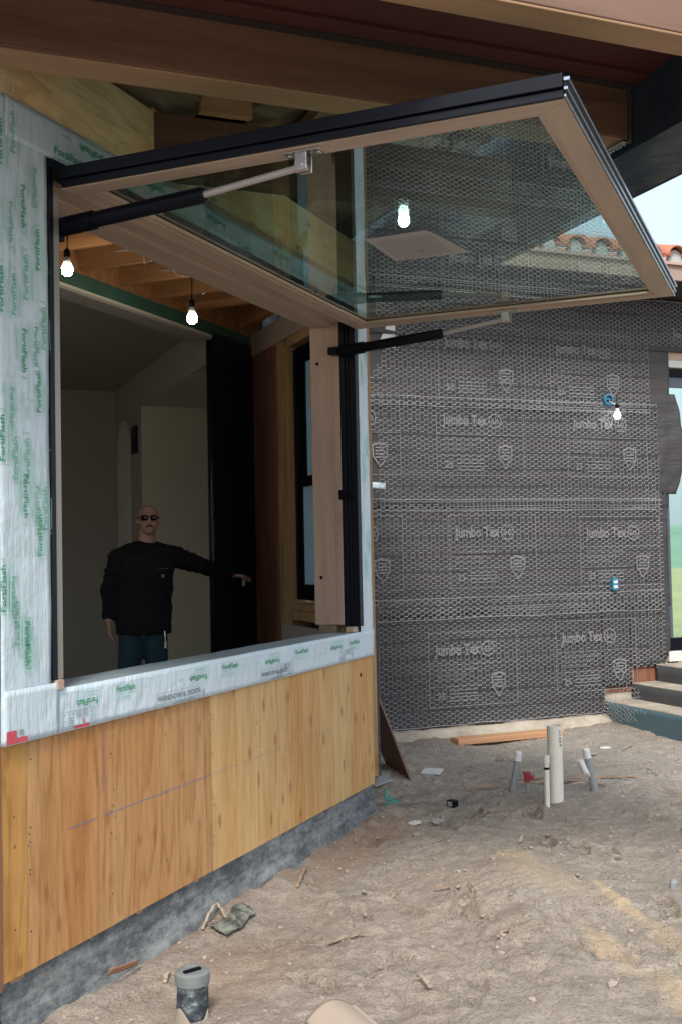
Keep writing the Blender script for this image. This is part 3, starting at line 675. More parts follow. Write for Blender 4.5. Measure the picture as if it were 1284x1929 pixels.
# ================================================================== BAY INTERIOR
bay=empty('bay_framing',(5.4,1.5,.25),'exposed orange joists and angled stud wall inside the bay','framing')
JZ=3.45
for i in range(9):
    x=3.54+.424*i
    ymax=1.55; ymin=.155 if x<6.48 else x-6.4+.0
    if ymin>1.4: continue
    mb=MB(); mb.box((x,ymin,JZ),(x+.04,ymax,JZ+.24)); mb.build('joist',JOIST,bay,bevel=.002)
mb=MB(); mb.box((3.2,1.551,JZ-.02),(8.0,1.60,JZ+.24)); mb.build('joist',JOIST,bay,bevel=.002)
mb=MB(); mb.prism([(6.9,.62,JZ+.0),(6.94,.58,JZ+.0),(7.75,1.50,JZ+.0),(7.70,1.53,JZ+.0)],(0,0,.22)); mb.build('joist',JOIST,bay)
mb=MB(); mb.prism([(3.1,.16,JZ+.245),(6.5,.16,JZ+.245),(8.0,1.66,JZ+.245),(3.1,1.66,JZ+.245)],(0,0,.02)); mb.build('deck_board',GREYBD,bay)
mb=MB(); mb.box((3.0,1.5495,3.335),(7.985,1.5505,3.4285)); mb.build('beam_wrap',GREENB,bay); mb=MB(); mb.box((3.0,1.5506,3.30),(7.3,1.72,3.4285)); mb.build('drywall',WALLD,bay)
mb=MB(); mb.box((3.0,1.545,3.316),(7.3,1.556,3.334)); mb.build('edge_bead',WALLC,bay)
# angled wall: local x along the wall, y outward
mb=MB()
mb.box((0.05,-.002,3.19),(1.20,.14,3.26),B45); mb.build('window_header',STUD,bay,bevel=.002)
mb=MB(); mb.box((0.05,-.010,3.262),(2.05,.14,3.44),B45); mb.build('window_header',CLEAR,bay,bevel=.002)
for a,b,mt in ((1.165,1.235,STUD),(1.275,1.325,STUD),(.0,.06,STUD)):
    mb=MB(); mb.box((a,-.004,.25),(b,.14,3.188 if a<1.2 else 3.26),B45); mb.build('stud',mt,bay,bevel=.002)
mb=MB(); mb.box((1.47,.0,.25),(2.04,.11,3.44),B45); mb.build('post',POST,bay,bevel=.004)
mb=MB(); mb.box((1.36,.0,.25),(1.44,.11,3.26),B45); mb.build('stud',STUD,bay,bevel=.003)
mb=MB(); mb.box((.06,-.02,1.19),(1.16,.14,1.26),B45); mb.box((.06,-.004,1.262),(1.16,.14,1.31),B45); mb.build('window_sill_plate',STUD,bay,bevel=.002)
mb=MB(); mb.box((.0,-.03,.25),(1.33,-.006,1.15),B45); mb.build('lower_board',WALLD,bay)
mb=MB(); mb.box((0,.141,.25),(1.33,.155,1.31),B45); mb.box((0,.141,3.17),(2.1,.155,3.6),B45); mb.box((1.166,.141,1.31),(2.1,.155,3.169),B45); mb.build('outer_sheathing',PAPER,bay)
# double hung window in the angled wall
dh=empty('sash_window',B45((.6,.05,1.33)),'narrow black double hung window in the angled stud wall','window')
t0,t1=.10,1.155; za,zb=1.335,3.165
mb=MB()
mb.box((t0,.03,za),(t0+.05,.12,zb),B45); mb.box((t1-.05,.03,za),(t1,.12,zb),B45); mb.box((t0+.05,.03,zb-.05),(t1-.05,.12,zb),B45); mb.box((t0+.05,.03,za),(t1-.05,.12,za+.05),B45)
mb.build('window_frame',BLACKS,dh,bevel=.002)
for k,(z0,z1,y0) in enumerate(((za+.05,2.20,.045),(2.17,zb-.05,.08))):
    mb=MB(); a,b=t0+.052,t1-.052
    mb.box((a,y0,z0),(a+.05,y0+.03,z1),B45); mb.box((b-.05,y0,z0),(b,y0+.03,z1),B45); mb.box((a+.05,y0,z1-.05),(b-.05,y0+.03,z1),B45); mb.box((a+.05,y0,z0),(b-.05,y0+.03,z0+.06),B45)
    o=mb.build('window_sash',BLACKS,dh,bevel=.002)
    mb=MB(); mb.box((a+.045,y0+.012,z0+.05),(b-.045,y0+.018,z1-.045),B45); mb.build('glass_pane',DAYPANE,o)
mb=MB(); mb.box((.82,.088,2.72),(.98,.090,2.98),B45); st_=mb.build('sticker',SCRAPW,dh)
mb=MB()
for k in range(6): bar(mb,(.84,.0868,2.75+.035*k),(1,0,0),(0,0,1),.12,.014,B45)
mb.build('sticker_text',PRINT_K,st_)
# black plastic over the end of the inner wall
mb=MB(); mb.grid(30,60,lambda u,v:(7.28+u*.70,1.535-.012*np.abs(fbm(u*.8,v*2,3,3,11)),.26+v*3.09)); mb.box((7.3,1.56,.25),(8.0,1.60,3.334))
mb.build('plastic_sheet',PLAST,None,smooth=True); o=bpy.data.objects[-1] if False else None
ps=[o for o in bpy.data.objects if o.name=='plastic_sheet'][0]; tag(ps,'dark plastic sheet covering the end of the inner wall beside the man','plastic sheet')
# inner room shell
room=empty('inner_room',(7.5,3,.25),'dim drywalled room beyond the bay with arched niche','room')
K=5.75
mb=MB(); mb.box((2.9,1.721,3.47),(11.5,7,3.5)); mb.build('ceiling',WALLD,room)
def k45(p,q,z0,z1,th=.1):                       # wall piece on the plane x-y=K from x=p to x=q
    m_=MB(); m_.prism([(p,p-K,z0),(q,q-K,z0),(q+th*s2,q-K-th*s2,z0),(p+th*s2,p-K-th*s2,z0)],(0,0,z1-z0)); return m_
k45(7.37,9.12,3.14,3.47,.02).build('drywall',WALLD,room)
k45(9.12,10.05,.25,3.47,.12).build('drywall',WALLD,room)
# alcove back wall and soffit
mb=MB(); mb.box((4.066,8.83,.25),(6.2,8.95,3.138),EN); mb.build('drywall',WALLC,room)
mb=MB(); mb.prism([(4.07,6.76,3.139),(4.5,6.76,3.139),(4.5,7.2,3.139),(6.2,7.2,3.139),(6.2,8.95,3.139),(4.07,8.95,3.139)],(0,0,.02),EN); mb.build('soffit',WALLC,room)
mb=MB(); mb.box((4.5,6.76,.25),(4.55,7.2,3.138),EN); mb.box((4.55,7.16,.25),(6.2,7.2,3.138),EN); mb.box((6.2,7.16,.25),(6.25,8.95,3.138),EN); mb.build('drywall',WALLC,room)
# far wall left of the corner
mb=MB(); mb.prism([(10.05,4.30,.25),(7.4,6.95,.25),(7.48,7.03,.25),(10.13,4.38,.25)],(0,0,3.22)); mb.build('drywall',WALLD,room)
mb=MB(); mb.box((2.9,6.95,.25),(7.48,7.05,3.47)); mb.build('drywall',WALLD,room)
mb=MB(); mb.box((2.85,.15,.25),(2.899,3.0,3.47)); mb.box((2.85,3.0,.25),(2.899,6.9,1.1)); mb.box((2.85,3.0,2.9),(2.899,6.9,3.47)); mb.build('drywall',WALLD,room)  # unseen side wall, with an opening added to let daylight in
# tall arched niche as a flat panel, its light put into a paler colour
NI=plain('niche_lit_tone',(.60,.59,.52),.8,0,.05,2,.1)
def arch(x0,x1,zt,off):
    xm=(x0+x1)/2; hw=(x1-x0)/2; pts=[(x0,.25),(x1,.25)]+[(xm+hw*math.cos(a),zt-.35+.35*math.sin(a)) for a in np.linspace(0,math.pi,14)]
    return [(x-off*s2,x-K+off*s2,z) for x,z in pts]
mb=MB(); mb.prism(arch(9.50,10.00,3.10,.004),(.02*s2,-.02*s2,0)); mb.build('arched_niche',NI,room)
mb=MB(); mb.prism([(9.24-.02*s2,9.24-K+.02*s2,2.70),(9.40-.02*s2,9.40-K+.02*s2,2.70),(9.40-.02*s2,9.40-K+.02*s2,2.97),(9.24-.02*s2,9.24-K+.02*s2,2.97)],(.02*s2,-.02*s2,0)); mb.build('wall_box',BLACKS,room)
mb=MB(); mb.prism([(2.9,.16,.20),(6.45,.16,.20),(7.95,1.66,.20),(10.2,4.45,.20),(7.6,7,.20),(2.9,7,.20)],(0,0,.05)); mb.box((4.1,7.17,.20),(6.2,9.0,.249),EN); o=mb.build('interior_floor',FLOORM); tag(o,'dusty bare floor inside the house','floor',kind='structure')

# ================================================================== BULBS
def bulb(p,label,group,mat=BULB,top=.35,h=.0,sock=BLACKS):
    x,y,z=p; e=empty('light_bulb',(x,y,z),label,'light bulb',group)
    m_=MB(); m_.lathe([(.001,-.034),(.016,-.031),(.026,-.020),(.0305,-.004),(.030,.010),(.026,.022),(.020,.034)],p,20); m_.build('globe',mat,e,smooth=True)
    m_=MB(); m_.lathe([(.0202,.034),(.0215,.036),(.019,.062),(.0145,.070),(.001,.071)],p,18); m_.build('bulb_base',WHITEP,e,smooth=True)
    m_=MB(); m_.lathe([(.016,.0712),(.019,.075),(.018,.105),(.008,.118),(.001,.119)],p,16); m_.build('socket',sock,e,smooth=True)
    m_=MB(); m_.tube([(x,y,z+.118),(x+.008,y,z+.118+top*.5),(x-.004,y,z+top)],.0035,8); m_.build('cord',BLACKS,e,smooth=True)
    return e
bulb((4.975,1.135,3.245),'lit bulb hanging under the joists nearest the left jamb','bare bulbs on the site',top=.26)
bulb((5.84,.86,3.112),'lit bulb hanging from the tangle of cable in the middle of the bay ceiling','bare bulbs on the site',top=.37)
GREENSOCK=plain('green_socket',(.03,.22,.14),.4)
bulb((5.565,-.613,3.440),'lit bulb with green socket hanging under the porch, seen through the glass','bare bulbs on the site',BULBP,.55,sock=GREENSOCK)
q=W2((8.165,-.12,2.915)); bulb(tuple(q),'lit bulb dangling on a white wire from the blue box on the netted wall','bare bulbs on the site',BULBW,.16)
# cable tangle and junction box over bulb two
mb=MB(); mb.box((5.76,.80,3.46),(5.95,.95,3.50)); o=mb.build('junction_box',BLACKS,None,bevel=.003); tag(o,'black junction box between the bay joists','electrical box')
mb=MB()
p=[np.array([5.35,.9,3.47])]
for j in range(46): p.append(np.array([5.35+.016*j+.05*math.sin(j*1.9),.92+.16*math.sin(j*.83),3.452+.022*math.cos(j*1.3)]))
mb.tube(p,.0038,6)
o=mb.build('electrical_cable',SCRAPG,None,smooth=True); tag(o,'tangle of thin cable strung between the bay joists','cable')
mb=MB(); mb.tube([(5.94,.84,3.46),(5.98,.83,3.42),(6.02,.83,3.36),(5.98,.84,3.31),(5.94,.84,3.28)],.0035,6)
o=mb.build('electrical_cable',SCRAPG,None,smooth=True); tag(o,'loose pigtail of white cable hanging beside the middle bulb','cable')

# ================================================================== PORCH ROOF (local e,n)
porch=empty('porch_roof',EN((2.5,1.8,3.35)),'porch roof of brown timber beams, red oxide steel and paper wrapped eave','roof')
E1=4.680  # main beams, steel, deck and eave below: coordinates scaled about the camera, baked in
mb=MB(); mb.box((.95,1.938,3.360),(E1-.02,2.086,3.584),EN); mb.build('timber_beam',BEAM,porch,bevel=.004)
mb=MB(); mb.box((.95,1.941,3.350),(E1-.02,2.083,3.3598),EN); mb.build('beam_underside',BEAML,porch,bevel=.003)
mb=MB(); mb.box((.95,1.105,3.3655),(E1-.004,1.236,3.665),EN); mb.build('timber_beam',BEAMG,porch,bevel=.004)
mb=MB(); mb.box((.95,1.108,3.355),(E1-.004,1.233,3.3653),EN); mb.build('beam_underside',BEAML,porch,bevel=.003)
# red oxide steel beam between them: bottom flange, web, lower ledge
mb=MB(); mb.box((.95,1.309,3.584),(E1-.004,1.827,3.600),EN); mb.box((.95,1.55,3.6005),(E1-.004,1.57,3.70),EN); mb.box((.95,1.802,3.567),(E1-.004,1.891,3.5835),EN); mb.build('steel_beam',MAROON,porch,bevel=.002)
mb=MB(); mb.box((.95,1.8915,3.5625),(E1-.004,1.9375,3.588),EN); mb.build('gap_shade_strip',DARKGAP,porch)  # dark strip painted as the shade of the gap beside the steel
# beam behind, running out from the wall over the window
mb=MB(); mb.box((2.88,2.892,3.34),(E1-.004,3.03,3.600),EN); mb.build('timber_beam',BEAM,porch,bevel=.004)
# deck planks above
x=.95; k=0
DECK1=wood('deck_plank_pale',(.30,.225,.14),.65,'x',math.radians(-45),8,True); DECK2=wood('deck_plank_grey',(.17,.14,.11),.6,'x',math.radians(-45),8,True)
while x<E1-.1:
    w=.19+.02*random.random(); mb=MB(); mb.box((x,1.06,3.733+.001*(k%3)),(min(x+w,E1-.005),7.0,3.763),EN); mb.build('deck_plank',(DECK1,DECK2,DECK2,GREYBD)[k%4],porch); x+=w+.004; k+=1
# lookouts and blocks seen between beam and wall
mb=MB(); mb.box((3.08,2.84,3.61),(3.32,2.885,3.72),EN); mb.build('blocking',LUMB,porch,bevel=.002)
mb=MB(); mb.box((3.10,2.886,3.655),(3.34,3.06,3.70),EN); mb.build('blocking',PLY_X,porch,bevel=.002)
mb=MB(); mb.prism([(2.45,2.55,3.655),(2.62,2.40,3.655),(3.30,3.04,3.655),(3.10,3.22,3.655)],(0,0,.03),EN); mb.build('blocking',GREYBD,porch)
mb=MB(); mb.prism([(3.36,3.15,3.655),(3.22,3.12,3.655),(3.45,2.50,3.655),(3.62,2.52,3.655)],(0,0,.03),EN); mb.build('blocking',GREYBD,porch)
for e0 in (3.62,4.05,4.4): mb=MB(); mb.box((e0,2.2,3.66),(e0+.1,4.2,3.72),EN); mb.build('blocking',DECK1,porch,bevel=.002)
# paper wrapped eave beam along the outer side
mb=MB()
mb.grid(8,90,lambda u,v:(E1+.0-.006*fbm(v*9,u*2,2,3,14),-1.5+v*8.4,3.316+u*.42),EN)
mb.grid(10,90,lambda u,v:(E1+u*.366,-1.5+v*8.4,3.316+.010*fbm(v*11,u*1.5,2,4,15)-.02*u),EN)
mb.grid(6,90,lambda u,v:(E1+.366,-1.5+v*8.4,3.296+u*.20+.0*v),EN)
mb.box((E1+.01,-1.5,3.36),(E1+.35,6.9,3.80),EN)
mb.build('paper_wrapped_eave',PAPERN,porch,smooth=False,auto=True)
mb=MB(); mb.box((E1-.019,1.928,3.345),(E1-.004,1.9375,3.59),EN); mb.box((E1-.019,2.0865,3.345),(E1-.004,2.093,3.59),EN)
mb.box((E1-.055,1.934,3.338),(E1-.006,2.090,3.3495),EN)
for k in range(6): mb.tube([(E1-.035,1.95+.024*k,3.331),(E1-.035,1.95+.024*k,3.338)],.008,8,EN)
o=mb.build('beam_hanger',STEEL,porch,bevel=.001)

# ================================================================== REAR HOUSE WALL
rear=empty('netted_wall',W2((7,0,.1)),'rear house wall under black building paper and hexagonal wire netting','wall')
mb=MB(); mb.box((4.6,.02,.30),(8.74,.16,4.1),W2); mb.box((8.74,.02,3.56),(10.6,.16,4.1),W2); mb.build('wall_core',POST,rear)
mb=MB(); mb.box((4.6,.022,-.3),(8.02,.16,.30),W2); mb.box((8.02,.026,-.3),(8.9,.16,.555),W2)
mb.grid(90,8,lambda u,v:(4.6+u*3.42,.004-.20*v-.02*fbm(u*20,v*2,1,3,8)*v,.115-.03*v-.10*v*v+.012*fbm(u*30,v*3,1,3,6)),W2); mb.build('foundation',CONC,rear,smooth=True)
def sheet(name,e0,e1,z0,z1,y,mat,seed,amp=.006,edge=.012):
    m_=MB(); nu=int((e1-e0)/.04)+2; nv=int((z1-z0)/.03)+2
    def fn(u,v):
        e=e0+u*(e1-e0); z=z0+v*(z1-z0)
        z=z+edge*fbm(e,0*e,1.5,3,seed)*(1-2*np.abs(v-.5)*0)*np.where((v<.05),1,0)
        y_=y-amp*1.5*(fbm(e*.5,z*2.2,3.5,4,seed)+.6*np.maximum(0,fbm(e*.35,z*3.5,4,3,seed+5)))-.008*np.clip(1-v*8,0,1)
        return e+edge*fbm(z,z*0,2,3,seed+2)*np.where(u>.97,1,0),y_,z
    m_.grid(nu,nv,fn,W2); return m_.build(name,mat,rear,smooth=True,solid=.0015)
# courses lapped like shingles, upper over lower
sheet('building_paper',4.7,8.02,.105,1.20,.006,PAPER,31); sheet('building_paper',8.02,8.335,.365,1.20,.005,PAPER,36); sheet('building_paper',8.335,8.72,.525,1.20,.004,PAPER,37)
sheet('building_paper',4.7,8.80,1.10,2.16,.000,PAPER2,32)
sheet('building_paper',4.7,8.80,2.06,3.04,-.006,PAPER,33)
sheet('building_paper',4.7,10.2,3.58,4.09,-.014,PAPER,34)
sheet('building_paper',4.7,8.86,2.96,3.66,-.010,PAPER2,35)
# torn flap folded over the door frame
mb=MB(); mb.grid(14,34,lambda u,v:(8.70+u*(.215+.06*np.sin(v*3.0)+.02*fbm(v*3,0*v,2,2,3)),-.014-.05*u*np.sin(v*math.pi)-.012*fbm(u*2,v*5,2,3,8),2.18+v*.98),W2)
mb.build('paper_flap',PAPER,rear,smooth=True,solid=.0015)
mb=MB(); mb.grid(8,34,lambda u,v:(8.66+u*(.115+.01*np.sin(v*9)),-.008-.02*u*np.abs(fbm(u,v*6,2,3,18)),.62+v*1.58),W2)
mb.build('paper_flap',PAPER,rear,smooth=True,solid=.0015)
mb=MB(); mb.grid(6,20,lambda u,v:(5.38+u*.28,-.016+.0*u-.004*fbm(u,v*3,3,2,2),2.24+v*.36),W2); mb.build('paper_flap',PAPER2,rear,smooth=True,solid=.0015)
mb=MB(); mb.grid(12,4,lambda u,v:(5.3+u*.50,-.022-.012*np.sin(u*5),2.235+v*.055-.02*u*u),W2); mb.build('flashing_tab',FLASH,rear,smooth=True,solid=.0015)
mb=MB(); mb.prism([(5.92,-.018,3.46),(5.74,-.018,3.46),(5.86,-.018,3.70),(5.92,-.018,3.70)],(0,-.002,0),W2); mb.build('flashing_tab',SCRAPW,rear)
# pale printing on the paper
def paper_print(e,z,w=.90,kind=0,y=-.020,circ=True):
    ux,uy=(1,0,0),(0,0,1)
    put_text(pm,'Jumbo Tex',(e+.06,y,z),ux,uy,.092,W2,bold=.03,width=.46)
    for k in range(2): put_text(pm,'Fortifiber',(e+.06,y,z+.125),ux,uy,.03,W2)
    if circ:
        ring(pm,(e+.60,y,z+.04),ux,uy,.058,.070,24,W2); put_text(pm,'60',(e+.555,y,z+.013),ux,uy,.05,W2,bold=.02,width=.085)
    if z>3.6: return
    frame_lines(pm,(e,y,z-.46),ux,uy,w,.66,.006,W2); bar(pm,(e,y,z-.09),ux,uy,w,.005,W2); bar(pm,(e,y,z-.28),ux,uy,w*.6,.005,W2)
    for k in range(3): put_text(pm,'WATER RESISTIVE BARRIER',(e+.06,y,z-.145-.045*k),ux,uy,.024,W2,width=.42-.07*k)
    put_text(pm,'25',(e+.08,y,z-.39),ux,uy,.06,W2,bold=.02)
    for k in range(4): bar(pm,(e+.20,y,z-.32-.03*k),ux,uy,.28,.009,W2)
    # shield
    cx_,cz_=e+.70,z-.28; sh=[(-.075,.09),(0,.11),(.075,.09),(.07,-.02),(0,-.12),(-.07,-.02)]
    for k in range(6):
        a=np.array(sh[k]);b=np.array(sh[(k+1)%6]); 
        P=[(cx_+a[0],y,cz_+a[1]),(cx_+b[0],y,cz_+b[1]),(cx_+b[0]*.82,y,cz_+b[1]*.82),(cx_+a[0]*.82,y,cz_+a[1]*.82)]; pm.add(W2(P),[(0,1,2,3)])
    for k in range(4): bar(pm,(cx_-.045,y,cz_-.03+.028*k),ux,uy,.09,.014,W2)
pm=MB()
for e,z in ((6.33,3.50),(7.50,3.50),(8.85,3.60),(6.30,2.80),(7.67,2.80),(5.05,2.80),(6.40,1.79),(7.78,1.77),(5.05,1.79),(6.17,.75),(7.48,.80)):
    w=.90
    if e+w>8.78 and z<3.55: w=8.78-e
    if z>3.55: z=3.72
    paper_print(e,z,w)
pm.build('printed_lettering',PRINT_W,rear)
# hexagonal netting
def netting(e0f,e1f,z0,z1,y,seed,name='wire_netting',parent=None,fr=W2,a=.0265,wd=.0019,warp=.006,yf=None):
    h=.0425; V=[];
    segs=[]
    cols=int((12)/(1.5*a)); emin=5.2
    i=np.arange(int(4.9/(1.5*a))); j=np.arange(int((z1-z0)/h)+2)
    I,J=np.meshgrid(i,j); cx_=emin+I*1.5*a; cz_=z0+J*h+(I%2)*h/2
    cx_=cx_.ravel(); cz_=cz_.ravel()
    ang=[math.radians(60*k) for k in range(6)]
    P=[np.stack([cx_+a*math.cos(t),cz_+h*math.sin(t)/3**.5],-1) for t in ang]
    A=[];B=[];T=[]
    for k in (0,1,2):
        A.append(P[k]); B.append(P[k+1]); T.append(np.full(len(cx_),1.5 if k==1 else 1.0))
    A=np.vstack(A);B=np.vstack(B);T=np.concatenate(T)
    Mm=(A+B)/2; bz=np.abs(((Mm[:,1]+.010*fbm(Mm[:,0],Mm[:,0]*0,1.1,2,3)-.04)%.152)-.076)
    lim=((bz>.007)|(parent is None)|(z1-z0<.3))&(Mm[:,0]>e0f(Mm[:,1]))&(Mm[:,0]<e1f(Mm[:,1]))&(Mm[:,1]<z1+.0)&(Mm[:,1]>z0)
    A=A[lim];B=B[lim];T=T[lim]
    def w(Q):
        x=Q[:,0]+warp*fbm(Q[:,0],Q[:,1],1.6,2,seed)+.0035*fbm(Q[:,0],Q[:,1],17,1,seed+1); z=Q[:,1]+warp*1.3*fbm(Q[:,0],Q[:,1],1.3,2,seed+7)+.0035*fbm(Q[:,0],Q[:,1],19,1,seed+4)+.012*fbm(Q[:,0],Q[:,1]*0,.6,2,seed+9)
        yy=y-.004*fbm(Q[:,0],Q[:,1],3,3,seed+3)
        if yf is not None: x,yy,z=yf(x,yy,z)
        return np.stack([x,yy,z],-1)
    A3=w(A);B3=w(B); d=B3-A3; d/=np.linalg.norm(d,axis=1,keepdims=True)+1e-9
    nrm=np.array([0,-1.,0]); u=np.cross(d,nrm); u/=np.linalg.norm(u,axis=1,keepdims=True)+1e-9; u*= (wd*T)[:,None]; n_=nrm*wd*1.1
    A3-=d*wd*.6; B3+=d*wd*.6
    V=np.stack([A3+u,A3+n_,A3-u,B3+u,B3+n_,B3-u],1).reshape(-1,3); V=fr(V)
    K_=len(A3); b=(np.arange(K_)*6)[:,None]; F=np.concatenate([b+np.array([[0,1,4,3]]),b+np.array([[1,2,5,4]]),b+np.array([[2,0,3,5]])])
    off=np.array(wloc(parent)); V=V-off
    me=bpy.data.meshes.new(name); me.vertices.add(len(V)); me.vertices.foreach_set('co',V.ravel().astype(np.float32))
    me.loops.add(F.size); me.loops.foreach_set('vertex_index',F.ravel().astype(np.int32)); me.polygons.add(len(F)); me.polygons.foreach_set('loop_start',np.arange(0,F.size,4,dtype=np.int32)); me.update(calc_edges=True)
    me.materials.append(WIRE); o=bpy.data.objects.new(name,me); COL.objects.link(o); o.parent=parent; return o
netting(lambda z:5.3+0*z,lambda z:8.04+.66*(z>.53)+.30*((z>.37)&(z<=.53)),.13,1.25,-.030,51,parent=rear)
netting(lambda z:5.3+0*z,lambda z:8.70+0*z,1.07,2.13,-.034,52,parent=rear)
netting(lambda z:np.where(z>2.70,5.60,5.72)-.12*((z>2.70)&(z<3.0)),lambda z:8.68+0*z,2.03,3.04,-.038,53,parent=rear)
netting(lambda z:5.62+.30*np.clip((z-3.1)/.55,0,1),lambda z:np.where(z>3.62,9.9,8.60),2.95,4.08,-.042,54,parent=rear)
# selvage wires
mb=MB()
for z,e0,e1 in ((3.04,5.5,8.68),(2.96,5.5,8.6),(2.13,5.3,8.7),(2.03,5.5,8.66),(1.25,5.3,8.7),(1.07,5.3,8.66),(.135,5.4,8.05),(4.06,5.8,9.9)):
    mb.tube([(e0+(e1-e0)*k/40,-.040+.004*math.sin(k),z+.010*float(fbm(np.array([k*.3]),np.array([z*3]),1,2,4)[0])) for k in range(41)],.0026,5,W2)
mb.build('selvage_wire',WIRE,rear)
# furring nails, bright heads
mb=MB()
for z in np.arange(.3,4.0,.21):
    for e in (5.72,8.56): mb.ell((e+random.uniform(-.03,.03),-.046,z+random.uniform(-.03,.03)),(.007,.004,.007),W2,6,4)
for k in range(25): mb.ell((random.uniform(5.8,8.5),-.046,random.uniform(.3,3.9)),(.005,.004,.005),W2,6,4)
mb.build('furring_nail',SILVER,rear)['kind']='stuff'
# blue electrical boxes
mb=MB(); mb.lathe([(.036,-.0),(.050,.0),(.050,.03),(.036,.03)],(0,0,0),22,Fr(W2((8.105,-.05,3.075)),(s2,-s2,0),(0,0,1),(-s2,-s2,0)))
mb.box((8.07,-.062,3.02),(8.15,-.045,3.035),W2); mb.box((8.08,-.07,3.07),(8.14,-.05,3.085),W2); mb.build('electrical_box',BLUEP,rear,bevel=.002)
mb=MB(); mb.box((8.10,-.065,1.27),(8.16,-.02,1.38),W2); mb.build('electrical_box',BLUEP,rear,bevel=.004)
mb=MB(); mb.box((8.107,-.067,1.29),(8.153,-.0655,1.315),W2); mb.box((8.107,-.067,1.335),(8.153,-.0655,1.36),W2); mb.build('electrical_box',SCRAPW,rear)
mb=MB(); mb.tube([(8.12,-.06,3.06),(8.15,-.10,3.03),(8.165,-.12,3.0)],.004,6,W2); mb.build('box_wire',SCRAPW,rear)
# crumpled netting end trailing over the steps
netting(lambda z:8.0+0*z,lambda z:8.62+0*z+.1*np.sin(z*40),.13,.34,-.05,60,name='netting_scrap',parent=rear,warp=.05,yf=lambda x,y,z:(x-.05,y-.04-.10*np.clip(x-8.0,0,1),z+.03*np.sin(x*20)))

NR=Fr(EN((8.012,6.98+5.27,0)),(-s2,-s2,0),(s2,-s2,0))     # netting bent round onto the blue riser
netting(lambda z:5.28+0*z,lambda z:5.62+.25*(z-.08)/.15+.06*np.sin(z*60),.03,.235,-.012,61,name='netting_scrap',parent=rear,warp=.03,fr=NR,yf=lambda x,y,z:(x,y-.02*np.abs(np.sin(x*14)),z))
# glass door
door=empty('glass_door',W2((9.4,.05,.56)),'tall sliding glass door with dark frame beside the netted wall','door')
mb=MB()
mb.box((8.76,.04,.66),(8.80,.12,3.42),W2); mb.box((8.80,.04,3.34),(10.6,.12,3.42),W2); mb.box((8.80,.035,.66),(10.6,.12,.78),W2); mb.build('door_frame',BLACKS,door,bevel=.003)
mb=MB(); mb.box((8.80,.05,.781),(8.87,.10,3.339),W2); mb.box((8.871,.05,3.24),(10.6,.10,3.339),W2); mb.build('door_stile',plain('grey_blue_frame',(.07,.09,.12),.4),door,bevel=.003)
mb=MB(); mb.box((8.86,.07,.79),(10.6,.078,3.25),W2); mb.build('glass_pane',GLASS2,door)
mb=MB(); mb.box((8.76,-.02,.56),(10.6,.13,.655),W2); mb.build('sill',SCRAPW,door,bevel=.004)
mb=MB(); mb.box((8.72,.01,3.43),(10.6,.13,3.50),W2); mb.build('head_trim',SCRAPW,door,bevel=.003)
mb=MB(); mb.box((8.74,.012,3.502),(10.6,.13,3.578),W2); mb.build('head_board',CLEAR,door)
# steps
steps=empty('concrete_steps',W2((8.6,-.7,.05)),'three concrete steps coated in blue and black waterproofing','steps')
for e,zt,z0,mt in ((8.03,.235,-.1,BLUESTEP),(8.33,.385,-.1,BLACKSTEP),(8.61,.545,-.1,BLACKSTEP)):
    mb=MB(); mb.box((e,-1.6,z0),(10.6 if e>8.5 else e+.31,.004,zt),W2); o=mb.build('step',CONC,steps,bevel=.008)
    mb=MB(); mb.grid(40,8,lambda u,v:(e-.006-.003*fbm(u*3,v*2,2,3,3),-1.6+u*1.594,z0+v*(zt-z0-.008-.006*np.abs(fbm(u*9,v*0,2,3,4)))),W2); mb.build('waterproof_coat',mt,o,smooth=True,solid=.003)
# tiled roof
roof=empty('tiled_roof',W2((7.5,-.4,4.05)),'terracotta barrel tile roof edge of the rear house','roof')
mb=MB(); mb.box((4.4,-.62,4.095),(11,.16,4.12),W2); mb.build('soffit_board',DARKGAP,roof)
mb=MB(); mb.box((4.4,-.65,4.10),(11,-.621,4.235),W2); mb.build('fascia',STUCCO,roof,bevel=.003)
mb=MB(); mb.box((4.4,-.68,4.236),(11,-.60,4.262),W2); mb.build('drip_edge',plain('pink_edge',(.45,.30,.25),.6),roof,bevel=.002)
mb=MB(); mb.prism([(4.4,-.60,4.262),(4.4,2.6,5.35),(4.4,2.6,5.2),(4.4,-.60,4.20)],(6.6,0,0),W2); mb.build('roof_deck',TILE,roof)
PIT=math.atan2(5.35-4.262,3.2)
def tile_geo(e,r0,r1,L,y0,z0,up_=True):
    m_=MB(); n=12
    def fn(u,v):
        a=math.pi*u; r=r0+(r1-r0)*v
        return e-r*np.cos(a),y0+v*L*math.cos(PIT)+0*u,z0+v*L*math.sin(PIT)+(r*np.sin(a) if up_ else -r*.55*np.sin(a))
    m_.grid(n,4,fn,W2); return m_
per=.27; cnt=0
for row in range(3):
    for i in range(22):
        e=4.95+per*i+random.uniform(-.008,.008); y0=-.70+row*.36+random.uniform(-.01,.01); z0=4.30+row*.36*math.tan(PIT)+random.uniform(-.004,.004)
        tile_geo(e,.105,.085,.42,y0,z0).build('roof_tile',TILE,roof,smooth=True,solid=.016)
        cnt+=1
for i in range(22):
    e=4.95+per*i
    m_=MB(); m_.prism([(e+.088*math.cos(a),-.655,4.262+(.0 if a in (0,math.pi) else 0)+.118*math.sin(a)) for a in np.linspace(0,math.pi,10)],(0,.02,0),W2); m_.build('mortar_plug',plain('mortar',(.42,.43,.42),.8) if i==0 else bpy.data.materials['mortar'],roof)
for i in range(21):
    tile_geo(4.95+per*(i+.5),.07,.085,1.1,-.69,4.335,False).build('pan_tile',TILE,roof,smooth=True,solid=.014)

